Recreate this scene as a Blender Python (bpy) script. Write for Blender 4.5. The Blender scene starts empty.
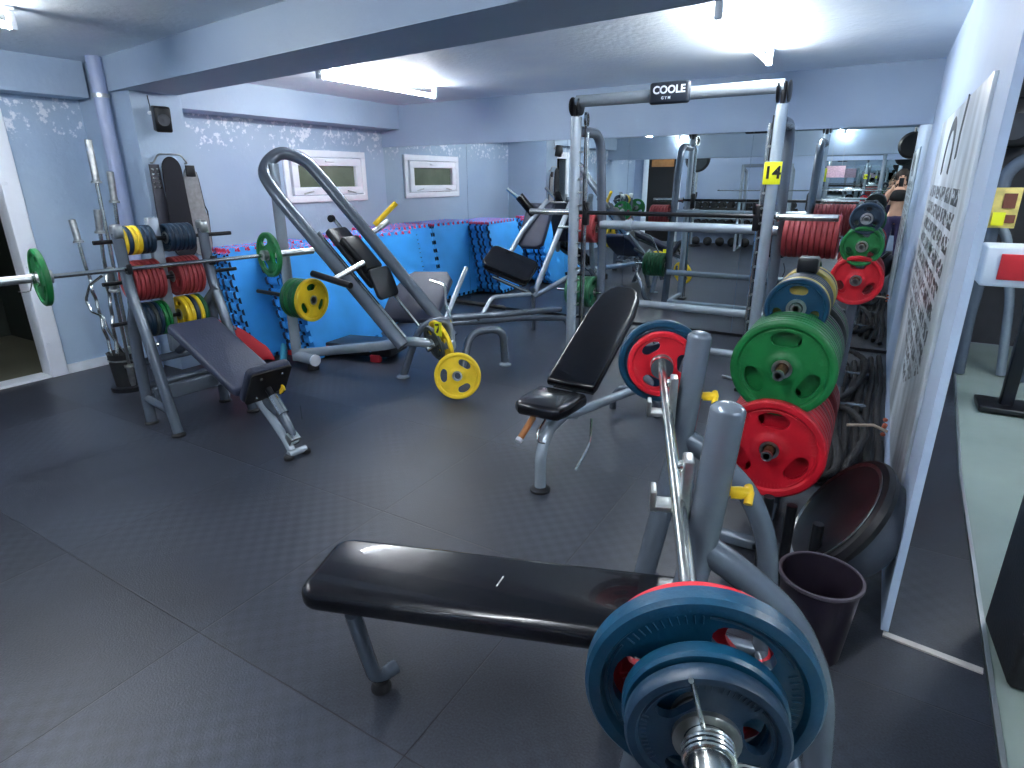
import bpy, bmesh, math, random
from mathutils import Vector, Matrix, Quaternion
random.seed(7)
S = bpy.context.scene
COL = S.collection
R = math.radians
# ------------------------------------------------------------------ camera
CAM = Vector((0, 0, 1.6)); FPX = 595.97
YAW, PITCH, ROLL = .54190, .32960, -.00645
_f = Vector((-math.sin(YAW)*math.cos(PITCH), math.cos(YAW)*math.cos(PITCH), -math.sin(PITCH)))
_r = Vector((math.cos(YAW), math.sin(YAW), 0)); _u = _r.cross(_f)
RGT = _r*math.cos(ROLL) + _u*math.sin(ROLL); UPV = -_r*math.sin(ROLL) + _u*math.cos(ROLL); FWD = _f
cd = bpy.data.cameras.new('camera'); cd.sensor_width = 36; cd.sensor_fit = 'HORIZONTAL'
cd.lens = FPX/1024*36; cd.clip_start = .03; cd.clip_end = 100
co = bpy.data.objects.new('camera', cd); COL.objects.link(co)
m = Matrix.Identity(4)
for i, v in enumerate((RGT, UPV, -FWD)):
    for k in range(3): m[k][i] = v[k]
m.translation = CAM; co.matrix_world = m; S.camera = co
# ------------------------------------------------------------------ world, exposure
w = bpy.data.worlds.new('world'); S.world = w; w.use_nodes = True
w.node_tree.nodes['Background'].inputs[0].default_value = (.5, .62, .9, 1)
w.node_tree.nodes['Background'].inputs[1].default_value = .15
S.view_settings.view_transform = 'Standard'; S.view_settings.look = 'None'
S.view_settings.gamma = 1; S.view_settings.use_curve_mapping = False
S.view_settings.exposure = 2.88
S.cycles.max_bounces = 10; S.cycles.glossy_bounces = 6; S.cycles.diffuse_bounces = 5
S.cycles.sample_clamp_indirect = 6
TUBE_POWER = 17.0
# ------------------------------------------------------------------ geometry constants
XL, YM, ZC, YB, XR = -5.98, 6.57, 2.53, -3.35, 3.6
# ------------------------------------------------------------------ materials
MATS = {}
def lin(c):
    return tuple(((v/255)/12.92 if v/255 <= .04045 else ((v/255+.055)/1.055)**2.4) for v in c)
def mat(name, rgb, rough=.5, metal=0., var=.12, scale=8., bump=0., bscale=60., coat=0., srgb=True, emis=None, spec=None):
    if name in MATS: return MATS[name]
    c = lin(rgb) if srgb else rgb
    m = bpy.data.materials.new(name); m.use_nodes = True; nt = m.node_tree; b = nt.nodes['Principled BSDF']
    tc = nt.nodes.new('ShaderNodeTexCoord')
    nz = nt.nodes.new('ShaderNodeTexNoise'); nz.inputs['Scale'].default_value = scale; nz.inputs['Detail'].default_value = 5
    nt.links.new(tc.outputs['Object'], nz.inputs['Vector'])
    rp = nt.nodes.new('ShaderNodeValToRGB'); rp.color_ramp.elements[0].position = .3; rp.color_ramp.elements[1].position = .7
    rp.color_ramp.elements[0].color = (*[v*(1-var) for v in c], 1); rp.color_ramp.elements[1].color = (*[min(1, v*(1+var)) for v in c], 1)
    nt.links.new(nz.outputs['Fac'], rp.inputs['Fac']); nt.links.new(rp.outputs['Color'], b.inputs['Base Color'])
    b.inputs['Roughness'].default_value = rough; b.inputs['Metallic'].default_value = metal
    b.inputs['Coat Weight'].default_value = coat
    if spec is not None: b.inputs['Specular IOR Level'].default_value = spec
    if emis: b.inputs['Emission Color'].default_value = (*emis[0], 1); b.inputs['Emission Strength'].default_value = emis[1]
    if bump:
        n2 = nt.nodes.new('ShaderNodeTexNoise'); n2.inputs['Scale'].default_value = bscale; n2.inputs['Detail'].default_value = 3
        nt.links.new(tc.outputs['Object'], n2.inputs['Vector'])
        bp = nt.nodes.new('ShaderNodeBump'); bp.inputs['Strength'].default_value = bump; bp.inputs['Distance'].default_value = .01
        nt.links.new(n2.outputs['Fac'], bp.inputs['Height']); nt.links.new(bp.outputs['Normal'], b.inputs['Normal'])
    MATS[name] = m; return m
FRAME = mat('grey_powder_coat', (104, 114, 126), .25, .35, .06)
FRAME_L = mat('grey_powder_coat_lit', (164, 176, 186), .25, .35, .06)  # same grey coat made paler: its brighter lighting is put into the colour
CHROME = mat('chrome', (205, 208, 205), .16, 1., .1, 20)
STEEL = mat('worn_steel', (182, 186, 186), .32, 1., .22, 25)
RUST = mat('rusty_steel', (120, 78, 52), .5, .8, .3, 30)
BLACKM = mat('black_metal', (22, 25, 30), .35, .2, .2)
RUBBER = mat('black_rubber', (26, 28, 32), .6, 0, .2, 30, .2, 90)
VINYL = mat('black_vinyl', (14, 15, 20), .24, 0, .12, 5, .12, 14, coat=.3, spec=.35)
VINYL_G = mat('charcoal_vinyl', (50, 56, 74), .45, 0, .1, 5, .2, 90, spec=.3)
VINYL_U = mat('black_board', (12, 12, 14), .5, 0, .2)
WHITEP = mat('white_plastic', (228, 234, 240), .4, 0, .03)
YELLOWP = mat('yellow_plastic', (238, 196, 30), .4, 0, .06)
REDP = mat('red_plastic', (205, 40, 48), .45, 0, .1)
PCOL = {'red': mat('red_plate_rubber', (190, 18, 36), .42, 0, .16, 9, .12, 60),
        'darkred': mat('dull_red_plate_rubber', (150, 52, 56), .55, 0, .16, 9, .12, 60),
        'green': mat('green_plate_rubber', (14, 108, 52), .42, 0, .18, 9, .12, 60),
        'darkgreen': mat('dull_green_plate_rubber', (28, 96, 60), .5, 0, .2, 9, .12, 60),
        'yellow': mat('yellow_plate_rubber', (240, 204, 36), .42, 0, .1, 9, .12, 60),
        'dullyellow': mat('dull_yellow_plate_rubber', (196, 176, 92), .5, 0, .12, 9, .12, 60),
        'blue': mat('blue_plate_rubber', (10, 60, 86), .34, 0, .2, 9, .12, 60),
        'navy': mat('navy_plate_rubber', (16, 44, 66), .45, 0, .2, 9, .12, 60),
        'charcoal': mat('charcoal_plate_rubber', (52, 62, 62), .5, 0, .2, 9, .12, 60)}
# ------------------------------------------------------------------ mesh helpers
class MB:
    def __init__(s): s.v = []; s.f = []; s.mi = []; s.mats = []; s.cur = 0
    def use(s, m):
        if m not in s.mats: s.mats.append(m)
        s.cur = s.mats.index(m); return s
    def add(s, vs, fs):
        o = len(s.v); s.v += [Vector(v) for v in vs]
        for f in fs: s.f.append([i+o for i in f]); s.mi.append(s.cur)
        return s
    def box(s, c, d, rot=None, bev=0.):
        bm = bmesh.new(); bmesh.ops.create_cube(bm, size=1)
        bmesh.ops.scale(bm, vec=d, verts=bm.verts)
        if bev: bmesh.ops.bevel(bm, geom=bm.edges[:], offset=bev, segments=3, affect='EDGES', profile=.5)
        M = Matrix.Translation(Vector(c)) @ (rot.to_matrix().to_4x4() if rot else Matrix.Identity(4))
        bm.transform(M); bm.verts.index_update()
        s.add([v.co.copy() for v in bm.verts], [[v.index for v in f.verts] for f in bm.faces]); bm.free(); return s
    def frames(s, P):
        T = []
        for i in range(len(P)):
            a = P[max(i-1, 0)]; b = P[min(i+1, len(P)-1)]; T.append((b-a).normalized())
        ref = Vector((0, 0, 1)) if abs(T[0].z) < .9 else Vector((0, 1, 0))
        n = (ref - T[0]*ref.dot(T[0])).normalized(); N = [n]
        for i in range(1, len(P)):
            n = N[-1] - T[i]*N[-1].dot(T[i]); N.append(n.normalized())
        return T, N
    def tube(s, pts, r, seg=14, fil=0., cap=True, oval=None, dome=False, close=False):
        P = [Vector(p) for p in pts]
        if fil and len(P) > 2:
            Q = [P[0]]
            for i in range(1, len(P)-1):
                a, b, c = P[i-1], P[i], P[i+1]
                u = (a-b); v = (c-b); d = min(fil, u.length*.48, v.length*.48)
                p0 = b+u.normalized()*d; p1 = b+v.normalized()*d
                for k in range(7):
                    t = k/6; Q.append(p0*(1-t)**2 + b*2*t*(1-t) + p1*t*t)
            Q.append(P[-1]); P = Q
        rr = [r]*len(P) if not isinstance(r, (list, tuple)) else list(r)
        if len(rr) != len(P): rr = [rr[0] + (rr[-1]-rr[0])*i/(len(P)-1) for i in range(len(P))]
        if dome:
            t = (P[-1]-P[-2]).normalized(); e = P[-1]; r0 = rr[-1]
            for k in (.25, .5, .7, .85, .96):
                P.append(e + t*r0*k*.55); rr.append(r0*math.sqrt(1-k*k))
        T, N = s.frames(P); vs = []
        for p, t, n, q in zip(P, T, N, rr):
            b = t.cross(n); a1, a2 = (q, q) if not oval else (q*oval[0], q*oval[1])
            for k in range(seg):
                a = 2*math.pi*k/seg; vs.append(p + n*math.cos(a)*a1 + b*math.sin(a)*a2)
        fs = [[i*seg+k, i*seg+(k+1) % seg, (i+1)*seg+(k+1) % seg, (i+1)*seg+k] for i in range(len(P)-1) for k in range(seg)]
        if close:
            i = len(P)-1; fs += [[i*seg+k, i*seg+(k+1) % seg, (k+1) % seg, k] for k in range(seg)]
        elif cap: fs += [list(range(seg))[::-1], [(len(P)-1)*seg+k for k in range(seg)]]
        return s.add(vs, fs)
    def lathe(s, prof, o=(0, 0, 0), d=(0, 0, 1), seg=32):
        o = Vector(o); q = Vector((0, 0, 1)).rotation_difference(Vector(d).normalized()); vs = []
        for (r, z) in prof:
            for k in range(seg):
                a = 2*math.pi*k/seg; vs.append(o + q @ Vector((r*math.cos(a), r*math.sin(a), z)))
        fs = [[i*seg+k, i*seg+(k+1) % seg, (i+1)*seg+(k+1) % seg, (i+1)*seg+k] for i in range(len(prof)-1) for k in range(seg)]
        if prof[0][0] > 1e-5: fs.append(list(range(seg))[::-1])
        if prof[-1][0] > 1e-5: fs.append([(len(prof)-1)*seg+k for k in range(seg)])
        return s.add(vs, fs)
    def ring(s, prof, o=(0, 0, 0), d=(0, 0, 1), seg=32):
        o = Vector(o); q = Vector((0, 0, 1)).rotation_difference(Vector(d).normalized()); vs = []; n = len(prof)
        for (r, z) in prof:
            for k in range(seg):
                a = 2*math.pi*k/seg; vs.append(o + q @ Vector((r*math.cos(a), r*math.sin(a), z)))
        fs = [[i*seg+k, i*seg+(k+1) % seg, ((i+1) % n)*seg+(k+1) % seg, ((i+1) % n)*seg+k] for i in range(n) for k in range(seg)]
        return s.add(vs, fs)
    def prism(s, poly, o, ux, uy, th, bev=0.):
        """poly in 2D -> slab of thickness th along ux x uy, centred"""
        ux = Vector(ux).normalized(); uy = Vector(uy).normalized(); n = ux.cross(uy); o = Vector(o)
        bm = bmesh.new(); vs = [bm.verts.new(o+ux*x+uy*y-n*th/2) for x, y in poly]
        f = bm.faces.new(vs); r = bmesh.ops.extrude_face_region(bm, geom=[f])
        bmesh.ops.translate(bm, vec=n*th, verts=[e for e in r['geom'] if isinstance(e, bmesh.types.BMVert)])
        if bev:
            fe = [e for e in bm.edges if abs((e.verts[0].co-e.verts[1].co).normalized().dot(n)) < .5]
            bmesh.ops.bevel(bm, geom=fe, offset=bev, segments=4, affect='EDGES', profile=.5)
        bmesh.ops.recalc_face_normals(bm, faces=bm.faces); bm.verts.index_update()
        s.add([v.co.copy() for v in bm.verts], [[v.index for v in f.verts] for f in bm.faces]); bm.free(); return s
    def mesh(s, name, m=None):
        me = bpy.data.meshes.new(name); me.from_pydata([tuple(v) for v in s.v], [], s.f)
        if s.mats:
            for q in s.mats: me.materials.append(q)
            me.polygons.foreach_set('material_index', s.mi)
        elif m: me.materials.append(m)
        me.validate(); bm = bmesh.new(); bm.from_mesh(me); bmesh.ops.recalc_face_normals(bm, faces=bm.faces); bm.to_mesh(me); bm.free()
        me.shade_smooth(); me.set_sharp_from_angle(angle=R(38)); return me
    def build(s, name, m=None, parent=None, M=None):
        o = bpy.data.objects.new(name, s.mesh(name, m)); COL.objects.link(o)
        if parent: o.parent = parent
        if M is not None: o.matrix_local = M
        return o
def rrect(w, h, r, n=6, cx=0, cy=0):
    out = []
    for sx, sy, a0 in ((1, 1, 0), (-1, 1, 90), (-1, -1, 180), (1, -1, 270)):
        for k in range(n+1):
            a = R(a0+90*k/n); out.append((cx+sx*(w/2-r)+r*math.cos(a), cy+sy*(h/2-r)+r*math.sin(a)))
    return out
def tag(o, label, cat, group=None, kind=None):
    o['label'] = label; o['category'] = cat
    if group: o['group'] = group
    if kind: o['kind'] = kind
    return o
def thing(name, label, cat, loc=(0, 0, 0), rz=0., group=None):
    o = bpy.data.objects.new(name, None); COL.objects.link(o); o.empty_display_size = .1
    o.location = loc; o.rotation_euler = (0, 0, rz); return tag(o, label, cat, group)
def struct(o): o['kind'] = 'structure'; return o
def pix(x, y): return FWD + RGT*(x-512)/FPX - UPV*(y-384)/FPX
def atz(x, y, z): r = pix(x, y); return CAM + r*((z-CAM.z)/r.z)
def atx(x, y, X): r = pix(x, y); return CAM + r*(X/r.x)
def aty(x, y, Y): r = pix(x, y); return CAM + r*(Y/r.y)
def atd(x, y, d): return CAM + pix(x, y)*d
# ------------------------------------------------------------------ weight plates
PM = {}
def plate_meshes(Rr, t, color, seg=72):
    key = (round(Rr, 3), round(t, 3), color, seg)
    if key in PM: return PM[key]
    b = .027/Rr
    rad = [b, .20, .27, .31, .40, .46, .52, .58, .64, .70, .76, .83, .865, .90, .965, 1.0]
    zf = [.9, .95, .9, .55, .46, .46, .46, .46, .46, .46, .46, .5, .95, 1., .95, .62]
    n = len(rad); vs = []
    for sgn in (1, -1):
        for i in range(n):
            for k in range(seg):
                a = 2*math.pi*k/seg; vs.append([rad[i], a, sgn*zf[i]*t/2])
    rc, rw, aw = .60, .155, R(27)
    def inhole(r, a):
        for h in range(3):
            ac = math.pi/2 + h*2*math.pi/3; da = (a-ac+math.pi) % (2*math.pi)-math.pi
            if abs((r-rc)/rw)**2.6 + abs(da/aw)**2.6 < 1: return h
        return None
    rem = set()
    for i in range(n-1):
        for k in range(seg):
            if inhole((rad[i]+rad[i+1])/2, 2*math.pi*(k+.5)/seg) is not None: rem.add((i, k))
    fs = []
    idx = lambda s, i, k: s*n*seg+i*seg+k % seg
    ecount = {}
    for (i, k) in rem:
        for e in (((i, k), (i, (k+1) % seg)), ((i, (k+1) % seg), (i+1, (k+1) % seg)), ((i+1, (k+1) % seg), (i+1, k)), ((i+1, k), (i, k))):
            key2 = frozenset(e); ecount[key2] = ecount.get(key2, 0)+1
            ecount.setdefault(('o', key2), e)
    border = set()
    for key2, c in list(ecount.items()):
        if isinstance(key2, frozenset) and c == 1:
            a, c2 = ecount[('o', key2)]; border.add(a); border.add(c2)
            fs.append([idx(0, *a), idx(0, *c2), idx(1, *c2), idx(1, *a)])
    for (i, k) in border:
        r, a, _ = vs[idx(0, i, k)]
        best = min(range(3), key=lambda h: abs((a-(math.pi/2+h*2*math.pi/3)+math.pi) % (2*math.pi)-math.pi))
        ac = math.pi/2+best*2*math.pi/3; da = (a-ac+math.pi) % (2*math.pi)-math.pi
        g = (abs((r-rc)/rw)**2.6+abs(da/aw)**2.6)**(1/2.6)
        for s_ in (0, 1):
            vs[idx(s_, i, k)][0] = rc+(r-rc)/g; vs[idx(s_, i, k)][1] = ac+da/g
    for s_ in (0, 1):
        for i in range(n-1):
            for k in range(seg):
                if (i, k) in rem: continue
                f = [idx(s_, i, k), idx(s_, i, k+1), idx(s_, i+1, k+1), idx(s_, i+1, k)]
                fs.append(f if s_ else f[::-1])
    for k in range(seg):
        fs.append([idx(0, n-1, k), idx(0, n-1, k+1), idx(1, n-1, k+1), idx(1, n-1, k)])
        fs.append([idx(0, 0, k), idx(0, 0, k+1), idx(1, 0, k+1), idx(1, 0, k)])
    mb = MB(); mb.add([(r*Rr*math.cos(a), r*Rr*math.sin(a), z) for r, a, z in vs], fs)
    # raised ridges: arcs over the grips and small bars along the rim
    for sgn in (1, -1):
        for h in range(3):
            ac = math.pi/2+h*2*math.pi/3
            mb.tube([(Rr*.80*math.cos(ac+R(q)), Rr*.80*math.sin(ac+R(q)), sgn*t*.27) for q in range(-30, 31, 6)], t*.05, 6)
            for q in range(34, 87, 5):
                c_ = Vector((math.cos(ac+R(q)), math.sin(ac+R(q)), 0)); z_ = Vector((0, 0, sgn*t*.26))
                mb.tube([c_*Rr*.73+z_, c_*Rr*.81+z_], t*.035, 5)
    body = mb.mesh('weight_plate', PCOL[color])
    hb = MB(); q = .027
    hb.ring([(q*.97, t*.47), (q*1.45, t*.49), (q*1.45, -t*.49), (q*.97, -t*.47)], seg=28)
    hub = hb.mesh('hub_ring', STEEL)
    PM[key] = (body, hub); return PM[key]
def plate(c, d, diam, t, color, label, group=None, spin=0., seg=72, hub=True, big=False):
    body, hubm = plate_meshes(diam/2, t, color, seg)
    o = bpy.data.objects.new('weight_plate', body); COL.objects.link(o)
    q = Vector(d).to_track_quat('Z', 'Y') @ Quaternion((0, 0, 1), R(spin))
    o.rotation_mode = 'QUATERNION'; o.rotation_quaternion = q; o.location = c
    tag(o, label, 'weight plate', group)
    if hub:
        h = bpy.data.objects.new('hub_ring', hubm); COL.objects.link(h); h.parent = o; h['label'] = 'steel hub ring'
    return o
ORD = ['first', 'second', 'third', 'fourth', 'fifth', 'sixth', 'seventh', 'eighth', 'ninth', 'tenth', 'eleventh', 'twelfth', 'thirteenth', 'fourteenth', 'fifteenth', 'sixteenth']
WORD = {'red': 'red', 'darkred': 'dull red', 'green': 'green', 'darkgreen': 'dark green', 'yellow': 'yellow', 'dullyellow': 'faded yellow', 'blue': 'blue', 'navy': 'navy blue', 'charcoal': 'charcoal'}
def row(start, d, cols, diams, ts, where, group, rev=False, gap=.002, seg=48, **k):
    """plates threaded one after the other from start along d; where contains {o}"""
    p = Vector(start); d = Vector(d).normalized(); N = len(cols)
    for i, cname in enumerate(cols):
        dm = diams[i] if isinstance(diams, (list, tuple)) else diams
        t = ts[i] if isinstance(ts, (list, tuple)) else ts
        p += d*(t/2)
        plate(p, d if rev else -d, dm, t, cname, WORD[cname] + ' weight plate, ' + where.format(o=ORD[i]), group, spin=random.uniform(0, 120) if i else 0, seg=seg, **k)
        p += d*(t/2+gap)
    return p
def bar(label, c, d, shaft_half=.66, sleeve=.42, m=CHROME, sm=STEEL, name='barbell', r=.0145, rs=.025):
    c = Vector(c); d = Vector(d).normalized()
    o = tag(MB().tube([c-d*shaft_half, c+d*shaft_half], r, 16).build(name, m), label, 'barbell')
    for s_ in (-1, 1):
        e = d*s_
        MB().lathe([(.0, 0), (.038, 0), (.038, .02), (rs+.002, .028), (rs, .034), (rs, sleeve), (rs-.004, sleeve+.004), (.012, sleeve+.005), (.012, sleeve-.002), (0, sleeve-.002)], c+e*(shaft_half-.01), e, 24).build('sleeve', sm, o)
    return o
def bolt(mb, p, d, r=.012, h=.01): mb.lathe([(0, 0), (r, 0), (r, h*.6), (r*.7, h), (0, h)], p, d, 10); return mb
# ================================================================== SETTING
def nodes(name):
    m = bpy.data.materials.new(name); m.use_nodes = True; nt = m.node_tree; return m, nt, nt.nodes['Principled BSDF'], nt.nodes.new, nt.links.new
def paint(name, rgb, peel=0, bump=.25):
    m, nt, b, N, L = nodes(name); tc = N('ShaderNodeTexCoord')
    n1 = N('ShaderNodeTexNoise'); n1.inputs['Scale'].default_value = 1.3; n1.inputs['Detail'].default_value = 6; L(tc.outputs['Object'], n1.inputs['Vector'])
    rp = N('ShaderNodeValToRGB'); c = lin(rgb); rp.color_ramp.elements[0].position = .3; rp.color_ramp.elements[1].position = .72
    rp.color_ramp.elements[0].color = (c[0]*.9, c[1]*.92, c[2]*.96, 1); rp.color_ramp.elements[1].color = (c[0]*1.08, c[1]*1.06, c[2]*1.02, 1)
    L(n1.outputs['Fac'], rp.inputs['Fac']); out = rp.outputs['Color']
    if peel:   # flaked patches high on the wall where damp has lifted the blue paint
        n2 = N('ShaderNodeTexNoise'); n2.inputs['Scale'].default_value = 16; n2.inputs['Detail'].default_value = 8; n2.inputs['Roughness'].default_value = .65; L(tc.outputs['Object'], n2.inputs['Vector'])
        n3 = N('ShaderNodeTexNoise'); n3.inputs['Scale'].default_value = 1.6; n3.inputs['Detail'].default_value = 2; L(tc.outputs['Object'], n3.inputs['Vector'])
        sx = N('ShaderNodeSeparateXYZ'); L(tc.outputs['Object'], sx.inputs[0])
        mr = N('ShaderNodeMapRange'); mr.inputs['From Min'].default_value = 1.72; mr.inputs['From Max'].default_value = 2.05; L(sx.outputs['Z'], mr.inputs['Value'])
        a = N('ShaderNodeMath'); a.operation = 'MULTIPLY'; L(mr.outputs[0], a.inputs[0]); L(n3.outputs['Fac'], a.inputs[1])
        a2 = N('ShaderNodeMath'); a2.operation = 'MULTIPLY_ADD'; L(a.outputs[0], a2.inputs[0]); a2.inputs[1].default_value = .42*peel; L(n2.outputs['Fac'], a2.inputs[2])
        r2 = N('ShaderNodeValToRGB'); r2.color_ramp.elements[0].position = .745; r2.color_ramp.elements[1].position = .80; L(a2.outputs[0], r2.inputs['Fac'])
        mx = N('ShaderNodeMix'); mx.data_type = 'RGBA'; L(r2.outputs['Color'], mx.inputs['Factor']); L(out, mx.inputs['A']); mx.inputs['B'].default_value = (.72, .78, .86, 1); out = mx.outputs['Result']
    L(out, b.inputs['Base Color']); b.inputs['Roughness'].default_value = .55
    nb = N('ShaderNodeTexNoise'); nb.inputs['Scale'].default_value = 22; nb.inputs['Detail'].default_value = 6; L(tc.outputs['Object'], nb.inputs['Vector'])
    bp = N('ShaderNodeBump'); bp.inputs['Strength'].default_value = bump; bp.inputs['Distance'].default_value = .01; L(nb.outputs['Fac'], bp.inputs['Height']); L(bp.outputs['Normal'], b.inputs['Normal'])
    return m
WALL = paint('blue_wall_paint', (160, 182, 205), 0); WALLP = paint('flaking_blue_wall_paint', (160, 182, 205), 1)
CEIL = paint('pale_ceiling_paint', (224, 236, 246), 0, .5)
BEAM = paint('beam_paint', (156, 176, 198), 0)
WHITEW = mat('white_pvc', (232, 238, 246), .35, 0, .03)
def floor_mat():
    m, nt, b, N, L = nodes('rubber_floor_tiles'); tc = N('ShaderNodeTexCoord'); sx = N('ShaderNodeSeparateXYZ'); L(tc.outputs['Object'], sx.inputs[0])
    def seam(axis, size, off, wdt):
        a = N('ShaderNodeMath'); a.operation = 'ADD'; L(sx.outputs[axis], a.inputs[0]); a.inputs[1].default_value = 50+off
        p = N('ShaderNodeMath'); p.operation = 'PINGPONG'; L(a.outputs[0], p.inputs[0]); p.inputs[1].default_value = size/2
        l = N('ShaderNodeMapRange'); l.inputs['From Min'].default_value = wdt*.4; l.inputs['From Max'].default_value = wdt; l.inputs['To Min'].default_value = 1; l.inputs['To Max'].default_value = 0
        L(p.outputs[0], l.inputs['Value']); return l.outputs[0]
    s1 = seam('X', 1., -.05, .0035); s2 = seam('Y', 1., .05, .0035)
    s = N('ShaderNodeMath'); s.operation = 'MAXIMUM'; L(s1, s.inputs[0]); L(s2, s.inputs[1])
    # each metre-wide sheet has a shade of its own
    vo = N('ShaderNodeVectorMath'); vo.operation = 'ADD'; L(tc.outputs['Object'], vo.inputs[0]); vo.inputs[1].default_value = (49.95, 50.05, 0)
    fl = N('ShaderNodeVectorMath'); fl.operation = 'FLOOR'; L(vo.outputs[0], fl.inputs[0])
    wn = N('ShaderNodeTexWhiteNoise'); wn.noise_dimensions = '3D'; L(fl.outputs[0], wn.inputs['Vector'])
    # the pads moulded under each sheet show through as a faint grid of worn spots
    def wave(axis):
        k = N('ShaderNodeMath'); k.operation = 'MULTIPLY'; L(sx.outputs[axis], k.inputs[0]); k.inputs[1].default_value = 2*math.pi/.085
        q = N('ShaderNodeMath'); q.operation = 'SINE'; L(k.outputs[0], q.inputs[0]); return q.outputs[0]
    wv = N('ShaderNodeMath'); wv.operation = 'MULTIPLY'; L(wave('X'), wv.inputs[0]); L(wave('Y'), wv.inputs[1])
    n1 = N('ShaderNodeTexNoise'); n1.inputs['Scale'].default_value = 1.1; n1.inputs['Detail'].default_value = 5; L(tc.outputs['Object'], n1.inputs['Vector'])
    n2 = N('ShaderNodeTexNoise'); n2.inputs['Scale'].default_value = 140; n2.inputs['Detail'].default_value = 2; L(tc.outputs['Object'], n2.inputs['Vector'])
    g = N('ShaderNodeMapRange'); g.inputs['From Min'].default_value = .44; g.inputs['From Max'].default_value = .66; g.inputs['To Max'].default_value = .115; L(n1.outputs['Fac'], g.inputs['Value'])
    wg = N('ShaderNodeMath'); wg.operation = 'MULTIPLY'; L(wv.outputs[0], wg.inputs[0]); L(g.outputs[0], wg.inputs[1])
    t = N('ShaderNodeMath'); t.operation = 'MULTIPLY_ADD'; L(wn.outputs['Value'], t.inputs[0]); t.inputs[1].default_value = .16; L(wg.outputs[0], t.inputs[2])
    t2 = N('ShaderNodeMath'); t2.operation = 'MULTIPLY_ADD'; L(n1.outputs['Fac'], t2.inputs[0]); t2.inputs[1].default_value = .5; L(t.outputs[0], t2.inputs[2])
    t3 = N('ShaderNodeMath'); t3.operation = 'MULTIPLY_ADD'; L(n2.outputs['Fac'], t3.inputs[0]); t3.inputs[1].default_value = .35; L(t2.outputs[0], t3.inputs[2])
    rp = N('ShaderNodeValToRGB'); rp.color_ramp.elements[0].position = .25; rp.color_ramp.elements[1].position = .85
    rp.color_ramp.elements[0].color = (*lin((19, 20, 26)), 1); rp.color_ramp.elements[1].color = (*lin((70, 76, 88)), 1); L(t3.outputs[0], rp.inputs['Fac'])
    mx = N('ShaderNodeMix'); mx.data_type = 'RGBA'; L(s.outputs[0], mx.inputs['Factor']); L(rp.outputs['Color'], mx.inputs['A']); mx.inputs['B'].default_value = (.012, .013, .018, 1)
    L(mx.outputs['Result'], b.inputs['Base Color']); b.inputs['Roughness'].default_value = .38; b.inputs['Specular IOR Level'].default_value = .36
    h = N('ShaderNodeMath'); h.operation = 'MULTIPLY_ADD'; L(s.outputs[0], h.inputs[0]); h.inputs[1].default_value = -2.; L(n2.outputs['Fac'], h.inputs[2])
    bp = N('ShaderNodeBump'); bp.inputs['Strength'].default_value = .35; bp.inputs['Distance'].default_value = .004; L(h.outputs[0], bp.inputs['Height']); L(bp.outputs['Normal'], b.inputs['Normal'])
    return m
FLOOR = floor_mat()
TILE = mat('pale_green_floor', (150, 164, 156), .22, 0, .1, 1.4)
MIRROR = bpy.data.materials.new('mirror_glass'); MIRROR.use_nodes = True
_b = MIRROR.node_tree.nodes['Principled BSDF']; _b.inputs['Metallic'].default_value = 1; _b.inputs['Roughness'].default_value = .0
_nz = MIRROR.node_tree.nodes.new('ShaderNodeTexNoise'); _nz.inputs['Scale'].default_value = .8
_rp = MIRROR.node_tree.nodes.new('ShaderNodeValToRGB'); _rp.color_ramp.elements[0].color = (.74, .80, .80, 1); _rp.color_ramp.elements[1].color = (.80, .85, .85, 1)
MIRROR.node_tree.links.new(_nz.outputs['Fac'], _rp.inputs['Fac']); MIRROR.node_tree.links.new(_rp.outputs['Color'], _b.inputs['Base Color'])

def bx(name, lo, hi, m, bev=0.):
    c = [(a+b)/2 for a, b in zip(lo, hi)]; d = [abs(b-a) for a, b in zip(lo, hi)]
    return struct(MB().box(c, d, bev=bev).build(name, m))
# floor: black rubber in the gym, pale green floor in the room to the right (border runs slightly askew)
E0, E1, E2 = .535, .60, .83      # x of the border at y = 1.6, 4, 7.6
mb = MB(); mb.add([(XL-2.2, YB-.1, 0), (.50, YB-.1, 0), (.535, 1.6, 0), (.605, 3.9, 0), (.83, 7.7, 0), (XL-2.2, 7.7, 0),
                   (XL-2.2, YB-.1, -.1), (.50, YB-.1, -.1), (.535, 1.6, -.1), (.605, 3.9, -.1), (.83, 7.7, -.1), (XL-2.2, 7.7, -.1)],
                  [[0, 1, 2, 3, 4, 5], [11, 10, 9, 8, 7, 6], [0, 6, 7, 1], [1, 7, 8, 2], [2, 8, 9, 3], [3, 9, 10, 4], [4, 10, 11, 5], [5, 11, 6, 0]])
struct(mb.build('floor', FLOOR))
mb = MB(); mb.add([(.50, YB-.1, -.012), (XR+.1, YB-.1, -.012), (XR+.1, 7.7, -.012), (.83, 7.7, -.012), (.605, 3.9, -.012), (.535, 1.6, -.012),
                   (.50, YB-.1, -.1), (XR+.1, YB-.1, -.1), (XR+.1, 7.7, -.1), (.83, 7.7, -.1), (.605, 3.9, -.1), (.535, 1.6, -.1)],
                  [[0, 1, 2, 3, 4, 5], [11, 10, 9, 8, 7, 6], [0, 6, 7, 1], [1, 7, 8, 2], [2, 8, 9, 3], [3, 9, 10, 4], [4, 10, 11, 5], [5, 11, 6, 0]])
struct(mb.build('floor', TILE))
EDGE = mat('aluminium_edging', (176, 184, 186), .35, .7, .1)
mb = MB()
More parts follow.
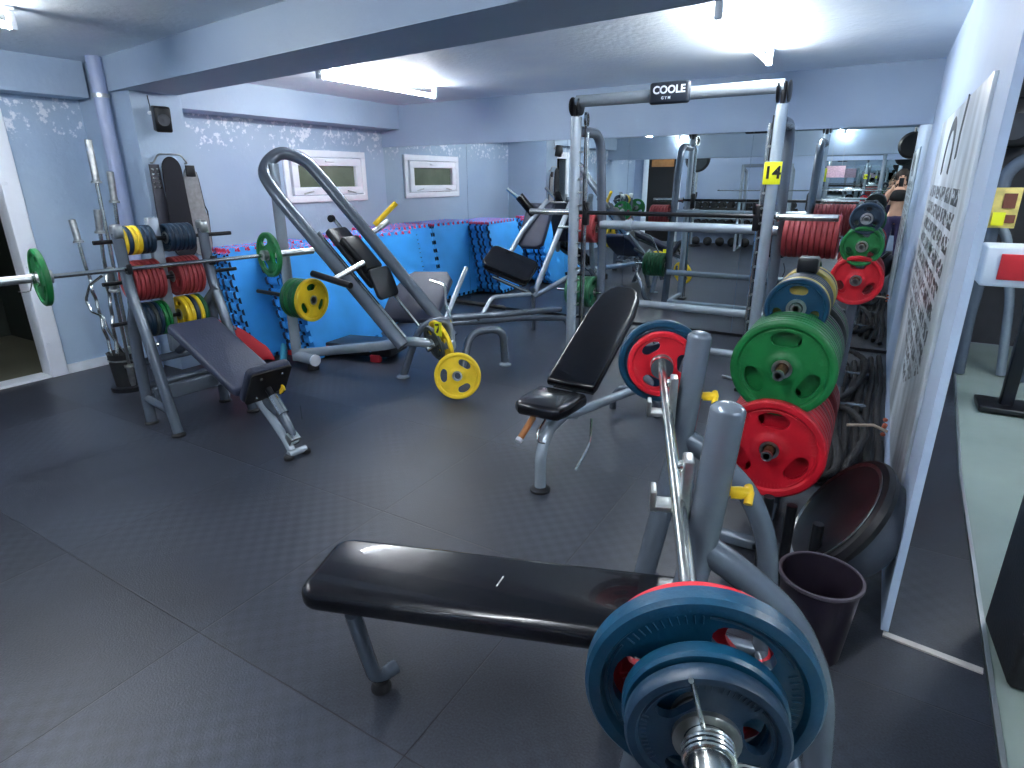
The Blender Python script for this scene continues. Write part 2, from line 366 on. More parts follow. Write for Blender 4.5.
for a, b_ in (((.50, YB), (.535, 1.6)), ((.535, 1.6), (.605, 3.9)), ((.605, 3.9), (.83, 7.6))):
    A, B = Vector((*a, -.002)), Vector((*b_, -.002)); d = (B-A); mb.box((A+B)/2+Vector((.012, 0, 0)), (.015, d.length, .012), Quaternion((0, 0, 1), math.atan2(-d.x, d.y)))
struct(mb.build('trim_1', EDGE))
A, B = Vector((.25, 2.235, .003)), Vector((.545, 2.20, .003)); d = B-A
struct(MB().box((A+B)/2, (d.length, .028, .008), Quaternion((0, 0, 1), math.atan2(d.y, d.x))).build('trim_2', mat('pale_edging', (196, 190, 184), .45, .2, .1)))
# ceiling
bx('ceiling', (XL-2.2, YB-.1, ZC), (XR+.1, 7.7, ZC+.1), CEIL)
# walls
DY0, DY1, DZ = .95, 2.16, 2.02     # door opening in the left wall
mb = MB(); T = .14
for lo, hi in (((XL-T, YB, 0), (XL, DY0, ZC)), ((XL-T, DY0, DZ), (XL, DY1, ZC)), ((XL-T, DY1, 0), (XL, 4.87, ZC)),
               ((XL-T, 4.87, 0), (XL, 6.18, 1.36)), ((XL-T, 4.87, 1.955), (XL, 6.18, ZC)), ((XL-T, 6.18, 0), (XL, 7.6, ZC))):
    mb.box([(a+b)/2 for a, b in zip(lo, hi)], [b-a for a, b in zip(lo, hi)])
struct(mb.build('wall_left', WALLP))
bx('wall_back', (XL-.1, YM+.06, 0), (.25, YM+.16, ZC), WALL)
bx('wall_front', (XL-.1, YB-.1, 0), (XR, YB, ZC), paint('wall_front_paint', (150, 166, 190), 0))
bx('wall_right', (XR, YB, 0), (XR+.1, 7.6, ZC), WALL)
bx('partition_wall', (.243, 2.26, 0), (.268, 7.3, ZC), paint('partition_paint', (176, 195, 220), 0))
bx('wall_right_back', (.25, 7.5, 0), (XR, 7.6, ZC), mat('dark_wall', (54, 54, 58), .6))
# mirror wall: tall panels side by side
xs = [XL, -4.6, -3.2, -2.46, -1.2, .25]
for a, b_ in zip(xs[:-1], xs[1:]):
    o = bx('wall_mirror', (a+.0015, YM, .03), (b_-.0015, YM+.02, 2.06), MIRROR)
bx('baseboard_back', (XL, YM-.012, 0), (.25, YM+.03, .03), BLACKM)
# beams
bx('trim_3', (XL, YM-.02, 2.03), (.25, YM+.08, ZC), BEAM)
bx('trim_4', (XL, 3.28, 2.24), (XL+.33, YM-.02, ZC), BEAM)
bx('trim_5', (XL, YB, 2.26), (XL+.22, 2.85, ZC), BEAM)
mb = MB(); P4 = [(-5.98, 2.90), (.25, 2.225), (XR, 1.85), (XR, 2.35), (.25, 2.74), (-5.98, 3.34)]
mb.add([(x, y, 2.285) for x, y in P4]+[(x, y, ZC) for x, y in P4], [[5, 4, 3, 2, 1, 0], [6, 7, 8, 9, 10, 11]]+[[i, (i+1) % 6, 6+(i+1) % 6, 6+i] for i in range(6)])
struct(mb.build('trim_6', BEAM))
bx('column', (XL, 2.87, 0), (-5.2, 3.29, 2.30), WALL)
bx('baseboard_left', (XL, 2.28, 0), (XL+.02, 2.87, .08), mat('pale_skirting', (214, 220, 226), .4))
# left door: frame and dark room behind
o = struct(MB().build('door_1')) if False else None
mb = MB(); fw = .13
for lo, hi in (((XL-T-.01, DY1-.0, 0), (XL+.03, DY1+fw, DZ+fw)), ((XL-T-.01, DY0-fw, 0), (XL+.03, DY0, DZ+fw)), ((XL-T-.01, DY0, DZ), (XL+.03, DY1, DZ+fw))):
    mb.box([(a+b)/2 for a, b in zip(lo, hi)], [b-a for a, b in zip(lo, hi)], bev=.008)
for z in (.3, .95, 1.6): bolt(mb, (XL+.03, DY1+.03, z), (1, 0, 0), .012, .008)
d1 = struct(mb.build('door_1', WHITEW))
MB().box((XL-.08, (DY0+DY1)/2, .01), (.18, DY1-DY0, .02)).build('door_sill', WHITEW, d1)
DARK = mat('dark_green_wall', (30, 40, 34), .7)
mb = MB(); 
for lo, hi in (((XL-2.2, DY0-1.2, 0), (XL-2.1, DY1+.6, ZC)), ((XL-2.2, DY1+.5, 0), (XL-T, DY1+.6, ZC)), ((XL-2.2, DY0-1.3, 0), (XL-T, DY0-1.2, ZC))):
    mb.box([(a+b)/2 for a, b in zip(lo, hi)], [b-a for a, b in zip(lo, hi)])
struct(mb.build('wall_far_left', DARK))
bx('floor', (XL-2.1, DY0-1.2, .001), (XL-T, DY1+.5, .006), mat('olive_floor', (92, 92, 78), .5, 0, .15, 2))
# window
GLASS = mat('frosted_pane', (96, 108, 90), .18, 0, .25, 3)
def window(n, y0, y1, z0, z1):
    f = MB()
    def fr(y0, y1, z0, z1, wd, x0, x1):
        for a in (((x0, y0, z0), (x1, y1, z0+wd)), ((x0, y0, z1-wd), (x1, y1, z1)), ((x0, y0, z0+wd), (x1, y0+wd, z1-wd)), ((x0, y1-wd, z0+wd), (x1, y1, z1-wd))):
            f.box([(p+q)/2 for p, q in zip(*a)], [q-p for p, q in zip(*a)], bev=.005)
    fr(y0, y1, z0, z1, .075, XL-.1, XL+.03); fr(y0+.1, y1-.1, z0+.085, z1-.085, .09, XL-.08, XL+.045)
    o = struct(f.build(n, WHITEW))
    MB().box((XL-.01, (y0+y1)/2, (z0+z1)/2), (.012, y1-y0-.36, z1-z0-.34)).build('window_pane', GLASS, o)
    MB().box((XL+.055, (y0+y1)/2+.02, z1-.125), (.02, .14, .022), bev=.006).build('window_handle', WHITEP, o)
    for s_ in (-1, 1): MB().tube([(XL+.05, (y0+y1)/2+s_*.42, z0+.1), (XL+.055, (y0+y1)/2+s_*.28, z0+.125)], .008, 6).build('window_stay', STEEL, o)
window('window_1', 4.87, 6.18, 1.36, 1.955)
bx('trim_7', (XL, -1.75, 2.05), (XR, -1.4, ZC), BEAM)
bx('wall_mirror', (-1.55, YB+.001, .35), (2.6, YB+.015, 1.98), MIRROR)
# door on the front wall seen in the mirror
mb = MB()
for lo, hi in (((-5.72, YB, 0), (-5.58, YB+.06, 2.2)), ((-4.82, YB, 0), (-4.7, YB+.06, 2.2)), ((-5.72, YB, 2.2), (-4.7, YB+.06, 2.34))):
    mb.box([(a+b)/2 for a, b in zip(lo, hi)], [b-a for a, b in zip(lo, hi)], bev=.006)
d2 = struct(mb.build('door_2', WHITEW))
MB().box((-5.2, YB+.02, 1.1), (.76, .04, 2.2)).build('door_leaf', mat('dark_door', (26, 24, 24), .5), d2)
MB().box((-5.2, YB+.045, 2.02), (.6, .02, .22)).build('door_panel', mat('tan_wood', (170, 120, 70), .5, 0, .2), d2)
MB().tube([(-4.95, YB+.04, 1.05), (-4.95, YB+.1, 1.05), (-5.07, YB+.1, 1.05)], .011, 8, .02).build('door_handle', STEEL, d2)
# ------------------------------------------------------------------ tube lamps
TUBEM = mat('lamp_tube', (255, 255, 255), .3, 0, 0, emis=((.96, .975, 1.), TUBE_POWER))
def lamp(c, L_, label, rz=90.):
    o = thing('ceiling_lamp', label, 'lamp', c, R(rz), 'tube lamps on the ceiling')
    MB().box((0, 0, -.012), (L_, .05, .024), bev=.006).build('lamp_housing', WHITEP, o)
    for s_ in (-1, 1):
        MB().box((s_*(L_/2-.02), 0, -.07), (.035, .045, .10), bev=.008).build('lamp_socket', WHITEP, o)
    MB().tube([(-L_/2+.03, 0, -.095), (L_/2-.03, 0, -.095)], .019, 14).build('lamp_tube', TUBEM, o)
    return o
lamp((-4.22, 4.7, ZC), 1.6, 'white tube lamp on the ceiling in front of the small window')
lamp((-.93, 4.55, ZC), 1.7, 'white tube lamp on the ceiling above the smith machine')
lamp((-4.35, 1.05, ZC), 1.6, 'white tube lamp on the ceiling near the left doorway, cut by the picture edge')
lamp((-.9, .6, ZC), 1.6, 'white tube lamp on the ceiling over the front of the room, seen in the mirror')
lamp((-4.2, -2., ZC), 1.6, 'white tube lamp on the ceiling above the dumbbell rack, seen in the mirror')
lamp((-.9, -2., ZC), 1.6, 'white tube lamp on the ceiling beside the dumbbell rack, seen in the mirror')
lamp((1.7, 4.6, ZC), 1.8, 'unseen tube lamp added to brighten the floor of the room behind the partition')  # out of view, added to lift the floor right of the partition
lamp((2.0, .2, ZC), 1.4, 'white tube lamp on the ceiling of the open area on the right')
# pipe, speaker, belts on the column
PIPEM = mat('grey_pipe', (150, 164, 196), .4, 0, .05)
o = tag(MB().tube([(-5.46, 2.79, 0), (-5.46, 2.79, ZC)], .055, 20).build('drain_pipe', PIPEM), 'painted vertical pipe running up beside the column', 'pipe')
for z in (1.2, 2.25): MB().ring([(.055, -.015), (.062, -.015), (.062, .015), (.055, .015)], (-5.46, 2.79, z)).build('pipe_clamp', STEEL, o)
sp = thing('wall_speaker', 'small black speaker on a white bracket high on the column', 'speaker', (-5.2, 3.03, 2.08), 0)
MB().box((.11, 0, 0), (.11, .12, .19), Quaternion((0, 0, 1), -.3) @ Quaternion((0, 1, 0), .15), bev=.015).build('cabinet', BLACKM, sp)
MB().lathe([(0, 0), (.04, 0), (.045, .006), (.03, .002), (0, .008)], (.166, -.018, -.01), (.95, -.28, -.15), 20).build('speaker_cone', mat('cone_grey', (70, 74, 82), .5), sp)
MB().tube([(0, -.03, .05), (.05, -.03, .05), (.07, -.01, .03)], .014, 8, .01).build('bracket', WHITEP, sp)
MB().tube([(.0, -.02, .18), (.01, -.02, .1), (.02, -.03, .06)], .004, 6).build('cable', BLACKM, sp)
# wire hanger with lifting belts
hk = tag(MB().tube([(-5.19, 2.93, 1.75), (-5.15, 2.93, 1.75), (-5.15, 2.98, 1.82), (-5.15, 3.17, 1.82), (-5.15, 3.22, 1.75), (-5.19, 3.22, 1.75)], .007, 8, .03).build('wall_hook', STEEL), 'steel wire hook on the column that holds the belts', 'hook')
def belt(label, y0, wd, z1, z0, m, prof, x=-5.13):
    pts = [(-wd/2*prof(t), z1-(z1-z0)*t) for t in [(1-math.cos(math.pi*i/30))/2 for i in range(31)]]
    poly = pts+[(-a, b) for a, b in pts[::-1]]
    o = thing('lifting_belt', label, 'belt', (x, y0, 0), 0)
    MB().prism(poly, (0, 0, 0), (0, 1, 0), (0, 0, 1), .012, .003).build('strap', m, o); return o
rnd = lambda t: math.sqrt(max(.02, 1-((.12-t)/.12)**2)) if t < .12 else (1 if t < .88 else math.sqrt(max(.02, 1-((t-.88)/.12)**2)))
b1 = belt('black leather belt with rows of metal eyelets, left of the three on the hook', 2.93, .10, 1.74, 1.05, mat('dark_leather', (58, 60, 72), .5, 0, .15, 12), lambda t: .8+.35*t, -5.15)
mb = MB()
for i in range(5):
    for s_ in (-1, 1): mb.lathe([(0, 0), (.012, 0), (.008, .006), (0, .006)], (.007, s_*.02, 1.70-i*.035), (1, 0, 0), 10)
mb.build('eyelets', CHROME, b1)
b2 = belt('plain black padded lifting belt, middle of the three on the hook', 3.05, .185, 1.80, .98, mat('black_felt', (18, 20, 30), .85, 0, .1), lambda t: rnd(t)*(.86+.3*t), -5.11)
b3 = belt('pale quilted belt with a black buckle strap, right of the three on the hook', 3.215, .15, 1.73, .98, mat('pale_canvas', (146, 148, 150), .8, 0, .15, 30, .4, 12), lambda t: rnd(t)*(.75+.75*t if t < .5 else 1.5-.3*t), -5.13)
MB().box((.012, 0, 1.69), (.012, .08, .09), bev=.003).build('buckle_strap', BLACKM, b3)
mb = MB()
pts = [(.0, (rnd(t)*(.75+.75*t if t < .5 else 1.5-.3*t))*.077, 1.73-.75*t) for t in [i/14 for i in range(15)]]
mb.tube(pts, .006, 6).build('piping', BLACKM, b3)
# poster on the partition
def poster_mat():
    m, nt, b, N, L = nodes('grey_poster_print'); tc = N('ShaderNodeTexCoord'); sx = N('ShaderNodeSeparateXYZ'); L(tc.outputs['Object'], sx.inputs[0])
    mp = N('ShaderNodeMapping'); mp.inputs['Scale'].default_value = (1, 1.2, .35); L(tc.outputs['Object'], mp.inputs['Vector'])
    n1 = N('ShaderNodeTexNoise'); n1.inputs['Scale'].default_value = 2.2; n1.inputs['Detail'].default_value = 9; n1.inputs['Roughness'].default_value = .6; L(mp.outputs[0], n1.inputs['Vector'])
    rp = N('ShaderNodeValToRGB'); e = rp.color_ramp.elements; e[0].position = .3; e[0].color = (*lin((112, 122, 128)), 1); e[1].position = .62; e[1].color = (*lin((222, 232, 240)), 1); L(n1.outputs['Fac'], rp.inputs['Fac'])
    # print: rows of dark broken marks
    def math_(op, a, c=None, d=None):
        q = N('ShaderNodeMath'); q.operation = op
        for i_, v_ in enumerate((a, c, d)):
            if v_ is None: continue
            if isinstance(v_, (int, float)): q.inputs[i_].default_value = v_
            else: L(v_, q.inputs[i_])
        return q.outputs[0]
    rows = math_('GREATER_THAN', math_('PINGPONG', math_('ADD', sx.outputs['Z'], 5), .045), .013)
    m2 = N('ShaderNodeMapping'); m2.inputs['Scale'].default_value = (1, 9, 20); L(tc.outputs['Object'], m2.inputs['Vector'])
    n4 = N('ShaderNodeTexNoise'); n4.inputs['Scale'].default_value = 1.6; n4.inputs['Detail'].default_value = 3; L(m2.outputs[0], n4.inputs['Vector'])
    ink = math_('MULTIPLY', math_('GREATER_THAN', n4.outputs['Fac'], .465), rows)
    edge = math_('MULTIPLY', math_('LESS_THAN', sx.outputs['Z'], .50), math_('GREATER_THAN', math_('ADD', sx.outputs['Z'], math_('MULTIPLY', math_('ABSOLUTE', math_('ADD', sx.outputs['Y'], .1)), -.35)), -.52))
    edge = math_('MULTIPLY', edge, math_('LESS_THAN', math_('ABSOLUTE', sx.outputs['Y']), .92))
    cols = math_('GREATER_THAN', math_('PINGPONG', math_('ADD', sx.outputs['Y'], 5), .17), .025)
    ink = math_('MULTIPLY', math_('MULTIPLY', ink, edge), math_('MULTIPLY', cols, 1.))
    mx = N('ShaderNodeMix'); mx.data_type = 'RGBA'; L(ink, mx.inputs['Factor']); L(rp.outputs['Color'], mx.inputs['A']); mx.inputs['B'].default_value = (*lin((30, 38, 46)), 1)
    L(mx.outputs['Result'], b.inputs['Base Color']); b.inputs['Roughness'].default_value = .3; return m
ps = thing('wall_poster', 'tall grey and white poster with dark rows of marks on the partition', 'poster', (.243, 3.75, 1.08), 0)
MB().box((-.006, 0, 0), (.012, 2.3, 1.68), bev=.002).build('print_sheet', poster_mat(), ps)
INK = mat('dark_ink', (46, 54, 60), .5, 0, .3, 30)
mb = MB(); mb.tube([(-.013, .1+.22*math.cos(R(a)), .60+.17*math.sin(R(a))) for a in range(-20, 201, 10)], [.032]*23, 8, oval=(1, .12))
mb.tube([(-.013, -.42, .84), (-.013, -.36, .7), (-.013, -.38, .60)], .03, 8, oval=(1, .12)); mb.build('printed_arch', INK, ps)
# ================================================================== EQUIPMENT
def pad(mb, L_, W_, T_, c, ux, uy, r=.05, bev=.02, prof=None):
    """upholstered pad: rounded slab, length along ux, width along uy"""
    ux = Vector(ux).normalized(); uy = Vector(uy).normalized()
    poly = prof or rrect(L_, W_, r)
    mb.prism(poly, c, ux, uy, T_, bev); return mb
def knob(par, p, d, lab='yellow pull knob', k=.62):
    d = Vector(d).normalized(); p = Vector(p)
    o = MB().lathe([(.0, 0), (.007, 0), (.007, .015), (0, .015)], p, d, 12).lathe([(.0, .012), (.012, .012), (.013, .03), (.011, .04), (.008, .048), (0, .048)], p, d, 16)
    s = d.cross(Vector((0, 0, 1))).normalized()
    o.tube([p+d*.044-s*.026*k+Vector((0, 0, .006)), p+d*.047, p+d*.044+s*.026*k-Vector((0, 0, .016))], .0085, 10)
    o = o.build('adjustment_knob', YELLOWP, par); o['label'] = lab; return o
# ---- front bench press station (local x = bench axis towards the uprights, y = along the bar)
A0 = R(19.5); O0 = Vector((-.345, 1.305, 0))
st = thing('bench_press_station', 'grey flat bench press station with black pad in the foreground', 'weight bench', O0, A0)
pb = MB(); pad(pb, 1.16, .29, .07, (-.42, .045, .475), (1, 0, 0), (0, 1, 0), .06, .028); pb.build('bench_pad', VINYL, st)
sc_ = MB().tube([(-.44, .03, .5105), (-.43, .075, .5115)], .0022, 6).build('scuff_mark', mat('scuff_white', (220, 220, 220), .6), st); sc_['label'] = 'short white scuff on the pad'
MB().box((-.42, .045, .432), (1.08, .2, .018), bev=.004).build('pad_board', VINYL_U, st)
MB().tube([(-.86, .03, .40), (.02, .03, .40), (.06, .03, .40)], .03, 16, oval=(1.1, .9)).build('spine_tube', FRAME, st)
MB().tube([(-.85, -.05, .42), (-.855, .0, .26), (-.86, .06, .08), (-.85, .10, .045), (-.82, .14, .05)], .024, 14, .05).build('leg', FRAME, st)
for y in (.09,): MB().lathe([(0, 0), (.034, 0), (.034, .012), (.026, .03), (0, .03)], (-.855, y, 0), (0, 0, 1), 18).build('rubber_foot', RUBBER, st)
for t, nm in ((-.25, 'near'), (.31, 'far')):
    up = MB().tube([(-.07, t, .02), (-.045, t, .25), (.005, t, .58), (.055, t, .88), (.077, t, 1.19)], .033, 22, .12, dome=True).build('upright', FRAME, st)
    MB().lathe([(0, 0), (.05, 0), (.05, .014), (.036, .03), (0, .03)], (-.07, t, 0), (0, 0, 1), 20).build('rubber_foot', RUBBER, up)
    MB().tube([(.05, t, .90), (.14, t, .84), (.25, t, .745), (.33, t, .58), (.36, t, .30), (.36, t, .02)], .031, 20, .12).build('rear_brace', FRAME, st)
    MB().tube([(-.045, t, .22), (.36, t, .17)], .024, 14).build('side_rail', FRAME, st)
    hk = MB()   # J-hook: back plate, shelf and front lip
    hk.box((.018, t+.02*(-1 if t > 0 else 1), 1.0), (.02, .05, .16), bev=.004)
    hk.box((-.012, t+.02*(-1 if t > 0 else 1), .97), (.07, .046, .012), bev=.003)
    hk.box((-.045, t+.02*(-1 if t > 0 else 1), .985), (.012, .046, .045), bev=.003)
    hk = hk.build('bar_hook', STEEL, st); hk['label'] = 'bright steel bar hook'
    bm_ = MB()
    for z in (.94, 1.06): bolt(bm_, (-.0+.008, t+.02*(-1 if t > 0 else 1), z), (-1, 0, 0))
    bm_.build('hook_bolt', CHROME, hk)
    knob(st, (.09, t+.01, 1.015), (.9, -.1, .1))
MB().tube([(.36, -.25, .17), (.36, .31, .17)], .026, 14).build('rear_crossbar', FRAME, st)
MB().tube([(0.0, -.25, .40), (0.0, .31, .40)], .026, 14).build('crossbar', FRAME, st)
def W0(x, y, z): return O0 + Vector((x*math.cos(A0)-y*math.sin(A0), x*math.sin(A0)+y*math.cos(A0), z))
bd = (W0(0, 1, 0)-W0(0, 0, 0)).normalized(); bc = W0(.004, .022, .985)
fb = bar('long steel barbell resting on the hooks of the foreground bench press station', bc, bd, .655, .42, mat('worn_bar', (200, 203, 198), .25, 1, .25, 14), CHROME)
E1 = bc - bd*.655; E2 = bc + bd*.655; g = 'plates on the foreground barbell'
plate(E1-bd*.045, -bd, .254, .026, 'red', 'red weight plate on the foreground barbell, near end, behind the big blue one', g, 70, 144)
plate(E1-bd*.082, -bd, .292, .036, 'blue', 'big blue weight plate at the near end of the foreground barbell', g, -30, 144)
plate(E1-bd*.119, -bd, .196, .026, 'blue', 'smaller blue weight plate second from the near tip of the foreground barbell', g, 10, 144)
plate(E1-bd*.149, -bd, .188, .026, 'navy', 'small dark blue weight plate outermost on the near end of the foreground barbell', g, 42, 144)
plate(E2+bd*.045, -bd, .236, .026, 'red', 'red tri-grip weight plate at the far end of the foreground barbell', g, 35, 96)
plate(E2+bd*.082, -bd, .30, .034, 'blue', 'big blue weight plate at the far end of the foreground barbell, behind red', g, 20, 96)
def spring_clip(c, d, rs, label, spin=0., name='spring_collar', size=1.):
    d = Vector(d).normalized(); a = d.cross(Vector((0, 0, 1))).normalized(); b = a.cross(d).normalized()
    a, b = a*math.cos(R(spin))+b*math.sin(R(spin)), b*math.cos(R(spin))-a*math.sin(R(spin))
    c = Vector(c); n = 3.3; pts = []
    for i in range(int(n*22)+1):
        t = i/22*2*math.pi; pts.append(c + (a*math.cos(t)+b*math.sin(t))*rs + d*(i/22*.0062))
    tl = pts[-1]; hd = pts[0]
    rad = (hd-c).normalized(); pts = [hd+rad*.085*size+d*.018, hd+rad*.07*size+d*.004, hd+rad*.01]+pts
    t2 = (tl-c-d*((tl-c).dot(d))).normalized(); pts += [tl+t2*.01, tl+t2*.06*size+d*.01, tl+t2*.068*size+d*.03, tl+t2*.06*size+d*.075*size]
    o = tag(MB().tube(pts, .0031, 8).build(name, CHROME), label, 'collar'); return o
spring_clip(E1-bd*.168, -bd, .0275, 'chrome spring collar on the near end of the foreground barbell', 75)
# ---- adjustable bench
BD = Vector((-.02, 1, 0)).normalized(); 
ab = thing('adjustable_bench', 'black adjustable bench with raised backrest in the middle of the room', 'weight bench', (-1.35, 2.85, 0), R(-2))
q = MB(); poly = [(-.29, -.10), (-.27, -.135), (-.2, -.15), (.0, -.155), (.02, -.14), (.02, .14), (.0, .155), (-.2, .15), (-.27, .135), (-.30, .10)]
q.prism(poly, (-.03, -.02, .455), (0, 1, 0), (-1, 0, 0), .075, .028); q.build('seat', VINYL, ab)
ang = R(31); bu = Vector((0, math.cos(ang), math.sin(ang)))
q = MB(); Lb = .86
poly = [(0.0, -.145), (.0, .145), (.03, .155), (.62, .15), (.76, .128), (.83, .09), (.86, .045), (.86, -.045), (.83, -.09), (.76, -.128), (.62, -.15), (.03, -.155)]
q.prism(poly, Vector((0, .02, .50)), bu, (-1, 0, 0), .065, .026); q.build('backrest', VINYL, ab)
nrm = bu.cross(Vector((-1, 0, 0))).normalized()
if nrm.z > 0: nrm = -nrm
MB().prism([(a*.96+.015, b*.86) for a, b in poly], Vector((0, .02, .50))+nrm*.042, bu, (-1, 0, 0), .014).build('backrest_board', VINYL_U, ab)
MB().tube([(0, -.30, 0.0), (0, -.30, .22), (0, -.22, .33), (0, .0, .36)], .031, 18, .14).build('front_leg', FRAME_L, ab)
MB().lathe([(0, 0), (.055, 0), (.055, .012), (.036, .026), (0, .026)], (0, -.30, 0), (0, 0, 1), 24).build('rubber_foot', RUBBER, ab)
MB().tube([(0.0, -.05, .36), (0.0, .10, .32), (0, .92, .20), (0, 1.12, .16)], .03, 18, .1).build('main_beam', FRAME_L, ab)
MB().tube([(0, .02, .42), (0, .02, .33), (0, .10, .30)], .022, 12, .02).build('seat_post', FRAME_L, ab)
MB().tube([(0, .06, .45), (0, .45, .56), (0, .5, .70)], .014, 10).build('support_strut', BLACKM, ab)
MB().tube([(-.17, 1.05, .0), (-.17, 1.05, .09), (-.12, 1.05, .17), (.12, 1.05, .17), (.17, 1.05, .09), (.17, 1.05, 0)], .025, 14, .07).build('rear_foot', FRAME, ab)
MB().tube([(.14, .02, .34), (.17, -.05, .22), (.13, -.14, .09)], .008, 8, .05).build('ladder_handle', CHROME, ab)
hb = MB().tube([(-.07, -.26, .40), (-.09, -.36, .31)], .017, 12).build('seat_handle', mat('orange_grip', (176, 112, 58), .5, 0, .1), ab)
MB().tube([(-.09, -.36, .31), (-.093, -.375, .297)], .019, 12).build('handle_end', WHITEP, hb)
MB().tube([(-.01, -.22, .40), (-.015, -.31, .34), (.0, -.33, .30), (.02, -.27, .27)], .006, 8, .02).build('seat_lever', CHROME, ab)
# ---- incline rack with storage, left
A1 = R(-5); O1 = Vector((-4.05, 2.28, 0))
rk = thing('incline_bench_rack', 'grey bench press rack with plate storage and angled black bench on the left', 'weight bench', O1, A1)
def W1(x, y, z): return O1 + Vector((x*math.cos(A1)-y*math.sin(A1), x*math.sin(A1)+y*math.cos(A1), z))
for t in (-.27, .27):
    MB().tube([(.28, t, .02), (.10, t, .70), (.0, t, .95), (-.01, t, 1.30)], .034, 18, .16).build('front_post', FRAME, rk)
    MB().box((-.01, t, 1.31), (.085, .06, .09), bev=.02).build('post_cap', STEEL, rk)
    MB().tube([(.03, t, .84), (-.06, t, .72), (-.09, t, .5), (-.10, t, .02)], .036, 18, .12).build('rear_leg', FRAME, rk)
    for a in (.28, -.10): MB().lathe([(0, 0), (.045, 0), (.045, .012), (.03, .024), (0, .024)], (a, t, 0), (0, 0, 1), 20).build('rubber_foot', RUBBER, rk)
    MB().tube([(-.10, t, .19), (.25, t, .16)], .028, 12).build('side_rail', FRAME, rk)
    h = MB().box((.03, t, 1.06), (.07, .03, .02), bev=.004).box((.065, t, 1.085), (.014, .03, .06), bev=.004).box((.012, t, 1.10), (.02, .034, .14), bev=.004).build('bar_hook', BLACKM, rk)
    MB().lathe([(0, 0), (.016, 0), (.016, .01), (0, .014)], (.14, t+.035, .60), (.3, 1, 0), 14).build('bolt', CHROME, rk)
MB().box((-.13, 0, .92), (.05, .075, .92), bev=.01).build('centre_post', FRAME_L, rk)
for z, nm in ((.44, 'crossbar'), (.27, 'crossbar'), (.18, 'crossbar')):
    MB().tube([(-.10, -.27, z), (-.10, .27, z)], .026, 14).build('crossbar', FRAME, rk)
MB().box((.02, 0, .23), (.05, .52, .10), bev=.01).build('cross_panel', FRAME, rk)
MB().tube([(-.10, 0, .46), (.15, 0, .60), (.82, 0, .33), (1.06, 0, .25)], .026, 14, .06).build('bench_beam', FRAME, rk)
MB().tube([(.05, .27, .90), (-.02, .22, .80), (-.08, .2, .70), (-.09, .2, .5)], .026, 12, .06).build('curved_brace', FRAME, rk)
pegs = ((1.245, .028, .2), (.985, .045, .27), (.72, .06, .26))
for z, x, dm in pegs:
    MB().tube([(-.10, -.38, z), (-.10, .52 if z > .8 else .30, z)], .0135, 12).build('storage_peg', BLACKM, rk)
# incline pad and tilted seat
pu = Vector((math.cos(R(-23)), 0, math.sin(R(-23))))
q = MB(); q.prism(rrect(.80, .335, .035), Vector((.17, 0, .69))+pu*.38, pu, (0, 1, 0), .06, .022); q.build('bench_pad', VINYL_G, rk)
pn = Vector((pu.z, 0, -pu.x)); 
MB().prism(rrect(.74, .24, .03), Vector((.17, 0, .69))+pu*.38+pn*.038, pu, (0, 1, 0), .014).build('pad_board', VINYL_U, rk)
su = Vector((math.cos(R(58)), 0, math.sin(R(58)))); sc = Vector((.17, 0, .69))+pu*.80+su*.10+Vector((.0, 0, -.02))
sn = Vector((su.z, 0, -su.x))
q = MB(); q.prism(rrect(.27, .29, .04), sc, su, (0, 1, 0), .055, .02); q.build('seat', VINYL_G, rk)
q = MB(); q.prism(rrect(.25, .27, .02), sc+sn*.036, su, (0, 1, 0), .014, .002); sb = q.build('seat_board', VINYL_U, rk)
q = MB()
for a in (-.08, .08):
    for b in (-.07, .07): bolt(q, sc+sn*.043+su*a+Vector((0, b, 0)), sn, .009, .008)
q.build('bolts', CHROME, sb)
MB().tube([sc+sn*.04-su*.03, sc+sn*.12-su*.05], .02, 12).build('seat_stem', BLACKM, rk)
MB().lathe([(.024, 0), (.034, 0), (.034, .13), (.024, .13), (.024, 0)], sc+sn*.10-su*.045, sn-su*.25, 24).build('seat_sleeve', CHROME, rk)
knob(rk, sc+sn*.13-su*.0+Vector((0, .02, 0)), (.1, .5, .8))
MB().tube([(.86, -.02, .33), (1.02, -.02, .20), (1.13, -.02, .10), (1.18, -.02, .03)], .026, 14, .06).build('front_leg', FRAME_L, rk)
MB().tube([sc+sn*.16-su*.07, (1.14, 0, .20), (1.18, 0, .10)], .028, 14, .05).build('front_leg', FRAME, rk)
MB().box((1.17, 0, .11), (.07, .07, .07), Quaternion((0, 1, 0), R(35)), bev=.01).build('leg_joint', CHROME, rk)
MB().tube([(1.20, -.06, .03), (1.20, .06, .03)], .022, 12).build('foot_bar', FRAME_L, rk)
for b in (-.06, .06): MB().lathe([(0, 0), (.03, 0), (.03, .02), (.02, .03), (0, .03)], (1.20, b, 0), (0, 0, 1), 16).build('rubber_foot', RUBBER, rk)
vd = (W1(0, 1, 0)-W1(0, 0, 0)).normalized()
def peg_row(a, y0, z, cols, dm, t, where, grp, **k): row(W1(a, y0, z), vd, cols, dm, t, where, grp, **k)
gT = 'plates on the top peg of the left rack'
peg_row(-.10, -.235, 1.245, ['yellow', 'navy', 'yellow', 'yellow', 'navy', 'navy', 'navy'], .185, .026, '{o} from the left, top peg of left rack', gT)
peg_row(-.10, .05, 1.245, ['navy']*6, .185, .027, '{o} right of the centre post, top peg of left rack', gT)
gT = 'plates on the middle peg of the left rack'
peg_row(-.10, -.235, .985, ['darkred']*7, .265, .026, '{o} from the left, middle peg of left rack', gT)
peg_row(-.10, .05, .985, ['darkred']*6, .265, .027, '{o} right of the centre post, middle peg of left rack', gT)
gT = 'plates on the low peg of the left rack'
